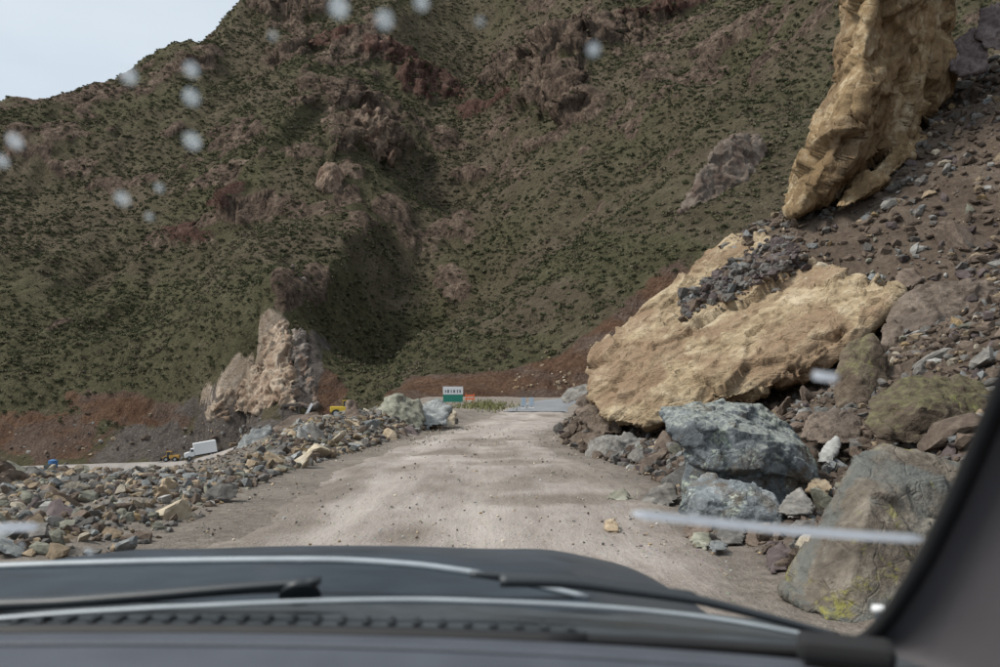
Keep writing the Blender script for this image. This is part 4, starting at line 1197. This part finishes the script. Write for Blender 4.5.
# road marker panels
for px_, lab in ((523.5, 'left of two bluish marker panels where the asphalt starts'), (531.5, 'right of two bluish marker panels where the asphalt starts')):
    Yk = 74.0 + (0 if px_ < 528 else 1.2)
    x_ = at(px_, 400, Yk)[0]; z_ = gz(x_, Yk)
    mk = thing('road_marker', lab, 'road marker', (x_, Yk, z_), (0, 0, R(random.uniform(-8, 8))), 'marker panels at the asphalt')
    child('panel', box((0, 0, .72), (.42, .05, .75), bevel=.02), M['marker_blue'], mk)
    child('post', box((0, .05, .4), (.07, .06, .86)), M['galv'], mk)
    child('foot', box((0, .03, .06), (.5, .4, .12), bevel=.02), M['white_paint'], mk)
# orange barricade
Yk = 88.0; x_ = at(470, 400, Yk)[0]; z_ = gz(x_, Yk)
bk = thing('barricade', 'orange road barricade beside the sign board', 'barricade', (x_, Yk, z_), (0, 0, R(-10)))
for s in (-1, 1):
    child('leg', box((s * .42, 0, .55), (.06, .07, 1.15), Matrix.Rotation(R(4 * s), 3, 'Y')), M['orange'], bk)
for z in (.5, .85):
    child('board', box((0, -.05, z), (1.05, .03, .2)), M['orange'], bk)

def wheel(par, x, y, z, r_, w):
    bm = bmesh.new()
    bmesh.ops.create_cone(bm, cap_ends=True, segments=20, radius1=r_, radius2=r_, depth=w)
    bmesh.ops.rotate(bm, verts=bm.verts, cent=(0, 0, 0), matrix=Matrix.Rotation(R(90), 3, 'X'))
    bmesh.ops.translate(bm, verts=bm.verts, vec=(x, y, z))
    wh = child('wheel', bm, M['rubber'], par)
    bm = bmesh.new()
    bmesh.ops.create_cone(bm, cap_ends=True, segments=14, radius1=r_ * .55, radius2=r_ * .5, depth=w + .04)
    bmesh.ops.rotate(bm, verts=bm.verts, cent=(0, 0, 0), matrix=Matrix.Rotation(R(90), 3, 'X'))
    bmesh.ops.translate(bm, verts=bm.verts, vec=(x, y, z))
    child('rim', bm, M['galv'], wh)

# box truck on the lower road, nose to the left
tc = at(203, 461, 172.5)
def vr_z(x):
    return float(np.interp(x, VRa[:, 0], VRa[:, 2]))
truck = thing('box_truck', 'white box truck on the lower valley road', 'truck', (tc[0], tc[1], vr_z(tc[0]) + .35), (0, R(-9), R(24)))
# local +x is the tail, -x the nose
child('cargo_box', box((.75, 0, 2.15), (4.6, 2.3, 2.5), bevel=.05), M['white_paint'], truck)
child('chassis', box((0, 0, .72), (6.6, .9, .25)), M['steel_dark'], truck)
bm = bmesh.new()
prof = [(-1.62, .75), (-1.62, 2.35), (-2.1, 2.38), (-2.6, 1.75), (-3.5, 1.6), (-3.62, 1.2), (-3.62, .7)]
va = [bm.verts.new((x, -1.0, z)) for x, z in prof]; vb = [bm.verts.new((x, 1.0, z)) for x, z in prof]
bm.faces.new(va); bm.faces.new(vb[::-1])
for k in range(len(prof)):
    bm.faces.new((va[k - 1], vb[k - 1], vb[k], va[k]))
bmesh.ops.recalc_face_normals(bm, faces=bm.faces)
cab = child('cab', bm, M['white_paint'], truck)
child('windscreen', box((-2.36, 0, 2.06), (.03, 1.7, .66), Matrix.Rotation(R(38), 3, 'Y')), M['glass_dark'], cab)
for s in (-1, 1):
    child('side_window', box((-1.98, s * 1.0, 1.98), (.5, .03, .5)), M['glass_dark'], cab)
    child('headlight', box((-3.63, s * .7, 1.0), (.04, .25, .16)), M['galv'], cab)
child('bumper', box((-3.68, 0, .62), (.14, 2.0, .22)), M['steel_dark'], truck)
for x in (-2.75, 1.7):
    for s in (-1, 1): wheel(truck, x, s * .95, .46, .46, .26)

def loader(label, p, rz, paint, s=1.0):
    t_ = thing('wheel_loader', label, 'loader', tuple(p), (0, 0, rz), None)
    t_.scale = (s, s, s)
    child('body', box((.9, 0, 1.35), (2.6, 1.5, .95), bevel=.12), paint, t_)
    cb = child('cab', box((-.45, 0, 2.0), (1.15, 1.3, 1.5), bevel=.08), M['glass_dark'], t_)
    child('cab_roof', box((-.45, 0, 2.8), (1.35, 1.45, .12), bevel=.03), paint, cb)
    for a in (-1, 1):
        for c in (-1, 1):
            child('cab_post', box((-.45 + a * .56, c * .64, 2.0), (.09, .09, 1.56)), paint, cb)
        child('lift_arm', box((-1.7, a * .5, 1.35), (2.1, .16, .26), Matrix.Rotation(R(-22), 3, 'Y')), paint, t_)
    bm = bmesh.new()
    pr = [(-2.5, .25), (-3.3, .2), (-3.2, .34), (-2.75, .5), (-2.62, .95), (-2.75, 1.25), (-2.6, 1.28), (-2.42, .9)]
    va = [bm.verts.new((x, -1.15, z)) for x, z in pr]; vb = [bm.verts.new((x, 1.15, z)) for x, z in pr]
    bm.faces.new(va); bm.faces.new(vb[::-1])
    for k in range(len(pr)): bm.faces.new((va[k - 1], vb[k - 1], vb[k], va[k]))
    bmesh.ops.recalc_face_normals(bm, faces=bm.faces)
    child('bucket', bm, M['steel_dark'], t_)
    for x in (-1.1, 1.2):
        for c in (-1, 1): wheel(t_, x, c * .85, .68, .68, .45)
    return t_
lp = at(344, 403, 112)
loader('yellow loader showing its cab above the left bank crest', (lp[0], lp[1], -1.55), R(185), M['yellow_paint'], .85)
lp = at(171, 458, 176)
loader('amber earth mover parked ahead of the white truck', (lp[0], lp[1] , vr_z(lp[0]) + .35), R(10), M['amber_paint'], .8)
# blue tank
lp = at(53, 468, 176); zt_ = vr_z(lp[0]) - .2
tk = thing('water_tank', 'blue water tank beside the lower road at far left', 'tank', (lp[0], lp[1], zt_))
bm = bmesh.new()
bmesh.ops.create_cone(bm, cap_ends=True, segments=20, radius1=.95, radius2=.95, depth=1.7)
bmesh.ops.translate(bm, verts=bm.verts, vec=(0, 0, 1.1))
child('drum', bm, M['blue_paint'], tk)
bm = bmesh.new()
bmesh.ops.create_cone(bm, cap_ends=True, segments=20, radius1=.95, radius2=.25, depth=.3)
bmesh.ops.translate(bm, verts=bm.verts, vec=(0, 0, 2.1))
child('lid', bm, M['blue_paint'], tk)
child('stand', box((0, 0, .1), (2.0, 2.0, .4)), M['timber'], tk)
# dark open shelter and leaning board near the scar
lp = on_mountain(291, 416); lp = at(291, 416, lp[1] - 2.5); zz = lp[2]
sh = thing('open_shelter', 'dark flat-roofed open shelter under the bare scar', 'shelter', (lp[0], lp[1], zz - .3), (0, 0, R(12)))
child('roof', box((0, 0, 2.5), (3.6, 2.4, .5), Matrix.Rotation(R(-4), 3, 'Y'), .05), M['timber'], sh)
for a in (-1, 1):
    for c in (-1, 1): child('post', box((a * 1.55, c * 1.0, 1.15), (.18, .18, 2.5)), M['timber'], sh)
lp = on_mountain(305, 416); lp = at(305, 416, lp[1] - 2.5); zz = lp[2]
ln = thing('leaning_board', 'pale board leaning beside the dark open shelter', 'board', (lp[0], lp[1], zz - .2), (0, R(28), 0))
child('plank', box((0, 0, 1.5), (.5, .12, 3.2)), M['white_paint'], ln)
child('brace', box((.1, .3, .8), (.12, .6, .12)), M['timber'], ln)

# ------------------------------------------------------------------ grass by the sign
def blades(name, label, n, spot, h, col):
    m, nt, b = new_mat(name); t = NT(nt)
    t.l(t.ramp(t.noise(t.pos(), 1.5, 4, .6), [(.35, tuple(c * .6 for c in col)), (.65, tuple(c * 1.3 for c in col))]), b.inputs['Base Color'])
    b.inputs['Roughness'].default_value = .9
    r = np.random.default_rng(5)
    V, F = [], []
    for i in range(n):
        x, y = spot(r); z = gz(x, y)
        a = r.uniform(0, 6.28); hh = h * r.uniform(.5, 1.3); w = .06
        dx, dy = math.cos(a), math.sin(a); lx_, ly_ = r.normal() * .15, r.normal() * .15
        k = len(V)
        V += [(x - dx * w, y - dy * w, z - .02), (x + dx * w, y + dy * w, z - .02), (x + lx_, y + ly_, z + hh)]
        F.append((k, k + 1, k + 2))
    tag(obj(name, mesh_np(name, np.array(V), np.array(F), False), m), label, 'grass', kind='stuff')
blades('grass', 'green grass patch beside the sign board', 900, lambda r: (at(484, 400, 80)[0] + r.normal() * 1.5, 80 + r.normal() * 6), .38, (.17, .17, .07))

# ------------------------------------------------------------------ the car we sit in
M['car_paint'] = plain('dark_blue_grey_paint', (.034, .046, .060), .5, .0, var=.2, coat=.08, spec=.35)
M['cowl'] = plain('cowl_plastic', (.05, .06, .068), .5, var=.2, scale=20)
M['cowl_edge'] = plain('cowl_edge_and_reflection', (.36, .40, .43), .35, var=.15, scale=12)  # cowl edge colour, also the painted sky reflection on the bonnet
M['wiper'] = plain('wiper_black', (.028, .034, .04), .45)
M['seal'] = plain('window_seal', (.006, .006, .007), .6)
M['dash'] = plain('dash_plastic', (.066, .075, .094), .62, var=.12, scale=10, bump=.3)
M['trim'] = plain('pillar_trim', (.085, .079, .086), .8, var=.06, scale=8, bump=.2)
M['trim_dark'] = plain('dark_trim', (.012, .012, .013), .8)
M['lining'] = plain('roof_lining', (.30, .29, .28), .95)
# windscreen glass: clear
gm = bpy.data.materials.new('windscreen_glass'); gm.use_nodes = True
gm.node_tree.nodes.clear()
_o = gm.node_tree.nodes.new('ShaderNodeOutputMaterial'); _t = gm.node_tree.nodes.new('ShaderNodeBsdfTransparent')
_t.inputs[0].default_value = (.93, .945, .95, 1)
gm.node_tree.links.new(_t.outputs[0], _o.inputs[0])
M['glass'] = gm
def veil(name, col, alpha):
    m = bpy.data.materials.new(name); m.use_nodes = True
    t = NT(m.node_tree); m.node_tree.nodes.clear()
    o_ = t.n('ShaderNodeOutputMaterial'); mx_ = t.n('ShaderNodeMixShader'); tr = t.n('ShaderNodeBsdfTransparent'); ad = t.n('ShaderNodeMixShader')
    df = t.n('ShaderNodeBsdfDiffuse'); tl = t.n('ShaderNodeBsdfTranslucent')
    df.inputs[0].default_value = (*col, 1); tl.inputs[0].default_value = (*col, 1)
    t.l(df.outputs[0], ad.inputs[1]); t.l(tl.outputs[0], ad.inputs[2])
    ad.inputs[0].default_value = .85
    nz = t.noise(t.objco(), 60, 3, .6)
    t.l(t.ramp(nz, [(.3, alpha * .75), (.7, min(1, alpha * 1.2))]), mx_.inputs[0])
    t.l(tr.outputs[0], mx_.inputs[1]); t.l(ad.outputs[0], mx_.inputs[2]); t.l(mx_.outputs[0], o_.inputs[0])
    return m
M['drop'] = veil('water_drop', (.8, .88, .95), .26)
M['reflection'] = veil('glass_reflection', (.9, .93, .98), 1.0)

CX = -.42                                     # car centre line; the camera sits right of it
car = thing('car', 'dark car seen from its front seat with bonnet, wipers and dashboard', 'car', (CX, .3, 0))
def cpart(name, me, mat, par=None):
    """geometry given in world coordinates, hung under the car"""
    o = obj(name, me, mat, par or car)
    o.data.transform(Matrix.Translation((-CX, -.3, 0)))
    return o
WB_Y, WB_Z, WT_Y, WT_Z = .92, 1.33, .34, 1.99  # windscreen foot and head
def ws_bow(x): return -.10 * ((x - CX) / .85) ** 2          # the glass bows back towards the pillars
def on_glass(px, py):
    x_, z_ = (px - HX) / FP, (HY - py) / FP
    Y = .7
    for _ in range(30):
        z = EYE + z_ * Y
        Yn = WB_Y + (WT_Y - WB_Y) * (z - WB_Z) / (WT_Z - WB_Z) + ws_bow(x_ * Y)
        Y = .5 * Y + .5 * Yn
    return np.array([x_ * Y, Y, EYE + z_ * Y])
# bonnet
nx_, ny_ = 60, 40
V = []
for jj in range(ny_):
    tt = jj / (ny_ - 1)
    for ii in range(nx_):
        u = ii / (nx_ - 1) * 2 - 1
        y = 1.22 + tt * 1.15 - .10 * u * u * (1 - tt) - .12 * u ** 4 * tt
        x = CX + u * (.92 - .04 * tt)
        crown = 1.285 - .040 * tt - .088 * tt ** 2 - .16 * smooth(.82, 1.0, tt) ** 1.5
        ridge = .012 * math.exp(-((abs(u) - .62) / .13) ** 2)
        side = -.055 * abs(u) ** 2.2 - .11 * smooth(.80, 1.0, abs(u)) ** 1.3
        V.append((x, y, crown + ridge + side))
cpart('bonnet', mesh_np('bonnet', np.array(V), grid_faces(nx_, ny_)), M['car_paint'])
def arc_line(f, n=40): return [f(k / (n - 1)) for k in range(n)]
# pale bead painting the bright reflection on the bonnet's rear edge, cowl panel, vents
def px_line(pts, Y):
    pts = np.array(pts, float); L = np.linspace(0, len(pts) - 1, 40)
    xs2 = np.interp(L, range(len(pts)), pts[:, 0]); ys2 = np.interp(L, range(len(pts)), pts[:, 1])
    for _ in range(6): ys2[1:-1] = (ys2[:-2] + 2 * ys2[1:-1] + ys2[2:]) / 4
    Yl = Y if not callable(Y) else None
    return [at(a, b_, Y(a) if callable(Y) else Y) for a, b_ in zip(xs2, ys2)]
cpart('bonnet_reflection', tube_mesh('bonnet_reflection', px_line([(-160, 575), (0, 566), (170, 561), (330, 559.5), (420, 565), (500, 577), (588, 598)], 1.28), .0085, 8, .7), M['cowl_edge'])
V = []
for ii in range(41):
    u = ii / 40 * 2 - 1
    x = CX + u * .92
    for k, (y, z) in enumerate([(.93, 1.306), (.97, 1.318), (1.03, 1.318), (1.09, 1.308), (1.16, 1.292), (1.36, 1.262)]):
        V.append((x, y - .09 * u * u, z - .03 * abs(u) ** 3))
cw = cpart('cowl_panel', mesh_np('cowl_panel', np.array(V), grid_faces(6, 41)), M['cowl'])
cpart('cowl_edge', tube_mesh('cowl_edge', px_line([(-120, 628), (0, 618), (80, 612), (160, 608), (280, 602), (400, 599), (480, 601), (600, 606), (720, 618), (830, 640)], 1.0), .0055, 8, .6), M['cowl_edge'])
for k in range(34):
    x = CX - .52 + k * .031
    u = (x - CX) / .82
    cpart('vent_slat', box((x, 1.0 - .09 * u * u, 1.3205), (.007, .03, .003), bevel=.001), M['wiper'], None)
# wipers: arm and blade
def wiper(label_pts_arm, blade_pts, Ya, Yb, rad):
    aset = px_line(label_pts_arm, Ya); bset = px_line(blade_pts, Yb)
    n = len(aset)
    arm = cpart('wiper_arm', tube_mesh('wiper_arm', aset, [rad * (1.0 - .5 * k / n) for k in range(n)], 8, .55), M['wiper'])
    bl = cpart('wiper_blade', tube_mesh('wiper_blade', bset, [.011 * (0.35 + .65 * math.sin(math.pi * min(1, max(0, .04 + .92 * k / n))) ** .6) for k in range(n)], 8, .7), M['wiper'], None)
    return arm, bl
wiper([(500, 580), (560, 581), (620, 589), (700, 600), (770, 618), (838, 636)], [(470, 574), (540, 578), (610, 586), (690, 596), (700, 600)], 1.05, 1.06, .017)
wiper([(-60, 606), (60, 602), (160, 594), (240, 587), (320, 581)], [(-100, 612), (0, 607), (120, 599), (230, 590), (300, 588)], 1.05, 1.06, .018)
cpart('wiper_pivot', tube_mesh('wiper_pivot', [at(300, 596, 1.05), at(300, 585, 1.06)], [.028, .02], 14), M['wiper'])
# windscreen
V = []
for jj in range(2):
    tt = (0, 1)[jj]
    for ii in range(41):
        u = ii / 40 * 2 - 1
        x = CX + u * (.86 - .10 * tt)
        y = WB_Y + (WT_Y - WB_Y) * tt + ws_bow(x)
        V.append((x, y, WB_Z + (WT_Z - WB_Z) * tt))
ws = cpart('windscreen', mesh_np('windscreen', np.array(V), grid_faces(41, 2)), M['glass'])
for (px, py, r_) in [(13, 140, .0030), (0, 160, .0026), (127, 74, .0030), (190, 68, .0026), (190, 96, .0030), (191, 140, .0033), (121, 198, .0030), (158, 187, .0016), (338, 6, .0033), (384, 18, .0030), (421, 1, .0024),
                     (594, 48, .0022), (148, 216, .0015), (480, 20, .0012), (20, 545, .002), (88, 552, .0028), (300, 560, .001), (272, 34, .0012)]:
    g_ = on_glass(px, py)
    bm = bmesh.new()
    bmesh.ops.create_uvsphere(bm, u_segments=14, v_segments=8, radius=1.0)
    bmesh.ops.scale(bm, verts=bm.verts, vec=(r_ * 1.75, r_ * .5, r_ * 1.9))
    bmesh.ops.rotate(bm, verts=bm.verts, cent=(0, 0, 0), matrix=Matrix.Rotation(math.atan2(WB_Y - WT_Y, WT_Z - WB_Z), 3, 'X'))
    bmesh.ops.translate(bm, verts=bm.verts, vec=tuple(g_ + np.array([0, .002, 0])))
    cpart('water_drop', bm, M['drop'], ws)
def reflection(pts, rad):  # pale strips on the glass that paint in reflections
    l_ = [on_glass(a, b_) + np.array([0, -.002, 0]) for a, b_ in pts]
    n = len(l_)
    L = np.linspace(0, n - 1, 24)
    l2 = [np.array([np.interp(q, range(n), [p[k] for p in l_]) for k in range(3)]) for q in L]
    cpart('reflection_streak', tube_mesh('reflection_streak', l2, [rad * (1 if 0 < k < 23 else .5) for k in range(24)], 8, 1.0), M['reflection'], ws)
reflection([(632, 513), (700, 520.5), (780, 529), (860, 535), (922, 538.5)], .0040)
reflection([(-30, 528), (0, 527), (38, 526)], .0042)
reflection([(812, 375), (836, 378)], .0035)
# little white pin at the corner of the glass
pn = at(878, 612, 1.02)
cpart('washer_nozzle', tube_mesh('washer_nozzle', [pn + np.array([0, 0, -.06]), pn, pn + np.array([0, 0, .001]), pn + np.array([0, 0, .008])], [.004, .004, .009, .007], 12), M['white_paint'])
# black seal round the glass and the pillar
PB = [(560, 640, .93), (700, 646, .92), (790, 652, .90), (836, 652, .89), (868, 640, .87), (892, 615, .84), (925, 562, .79), (955, 502, .745), (985, 434, .70), (1010, 375, .665), (1060, 240, .59), (1180, -20, .475), (1300, -494, .36)]
seal_pts = np.array([at(*p) for p in PB])
Ls = np.linspace(0, len(PB) - 1, 76)
sp_ = np.stack([np.interp(Ls, range(len(PB)), seal_pts[:, k]) for k in range(3)], 1)
for _ in range(4): sp_[1:-1] = (sp_[:-2] + 2 * sp_[1:-1] + sp_[2:]) / 4
cpart('window_seal', tube_mesh('window_seal', list(sp_), .0085, 10), M['seal'])
lo_ = [np.array([CX + u * .86, WB_Y + ws_bow(CX + u * .86) - .005, WB_Z - .004]) for u in np.linspace(-1, .6, 30)]
cpart('lower_seal', tube_mesh('lower_seal', lo_, .013, 8), M['seal'])
# pillar trim: a sheet from the seal back to the door opening, with thickness
V = []
offs = [(.004, -.002, 0.0), (.03, -.03, .0), (.055, -.075, -.004), (.075, -.13, -.02), (.085, -.16, -.04)]
n0_ = 22
for p in sp_[n0_:]:
    for (a, b_, c_) in offs: V.append(p + np.array([a, b_, c_]))
cpart('pillar_trim', mesh_np('pillar_trim', np.array(V), grid_faces(len(offs), len(sp_) - n0_)), M['trim'])
V = []
for p in sp_[n0_:]:
    for (a, b_, c_) in [(.080, -.15, -.035), (.10, -.155, -.035), (.13, -.16, -.04), (.16, -.10, 0), (.15, .0, .02), (.06, .03, .02), (.008, .012, 0)]: V.append(p + np.array([a, b_, c_]))
cpart('door_seal', mesh_np('door_seal', np.array(V), grid_faces(7, len(sp_) - n0_)), M['trim_dark'])
# other pillar
lft = [np.array([2 * CX - p[0], p[1], p[2]]) for p in sp_[n0_:]]
cpart('left_pillar', tube_mesh('left_pillar', lft, .05, 10), M['trim'])
# dashboard
V = []
for ii in range(49):
    u = ii / 48 * 2 - 1
    x = CX + u * .86
    bow = -.10 * u * u
    for (y, z) in [(.925, 1.300), (.915, 1.322), (.895, 1.334), (.86, 1.337), (.80, 1.338), (.70, 1.338), (.60, 1.335), (.54, 1.31), (.52, 1.24), (.54, 1.05), (.60, .8)]:
        V.append((x, y + bow, z - .012 * abs(u) ** 4))
cpart('dashboard', mesh_np('dashboard', np.array(V), grid_faces(11, 49)), M['dash'])
cpart('dash_ridge', tube_mesh('dash_ridge', [np.array([CX + u * .84, .842 - .10 * u * u, 1.338 - .012 * abs(u) ** 4]) for u in np.linspace(-1, 1, 40)], .006, 8, .6), M['dash'])
cpart('dash_corner_block', box((.345, .80, 1.345), (.09, .05, .022), Matrix.Rotation(R(-20), 3, 'Z'), .008), M['trim_dark'])
# roof, wings, lower body and wheels
V = []
for jj in range(14):
    tt = jj / 13
    for ii in range(15):
        u = ii / 14 * 2 - 1
        V.append((CX + u * .76, WT_Y - .02 - 2.2 * tt, 2.0 + .06 * math.sin(math.pi * min(1, tt * 1.1 + .1)) - .05 * abs(u) ** 3))
cpart('roof', mesh_np('roof', np.array(V), grid_faces(15, 14)), M['lining'])
for s in (-1, 1):
    V = []
    for jj in range(24):
        tt = jj / 23
        y = 2.38 - tt * 3.9
        for (dx, z) in [(.78, 1.10), (.83, 1.06), (.87, .95), (.885, .75), (.87, .5), (.83, .38)]:
            V.append((CX + s * (dx - .12 * smooth(.18, 0, tt)), y, z + (.10 * smooth(.25, .5, tt) if z > .9 else 0)))
    cpart('body_side', mesh_np('body_side', np.array(V), grid_faces(6, 24)), M['car_paint'])
    for y in (1.75, -1.0):
        bm = bmesh.new()
        bmesh.ops.create_cone(bm, cap_ends=True, segments=28, radius1=.36, radius2=.36, depth=.24)
        bmesh.ops.rotate(bm, verts=bm.verts, cent=(0, 0, 0), matrix=Matrix.Rotation(R(90), 3, 'Y'))
        bmesh.ops.translate(bm, verts=bm.verts, vec=(CX + s * .76, y, .36 + .05))
        cpart('wheel', bm, M['rubber'])
cpart('floor_pan', box((CX, .3, .42), (1.55, 3.6, .08)), M['trim_dark'])
cpart('bumper', box((CX, 2.42, .62), (1.6, .14, .5), bevel=.05), M['car_paint'])
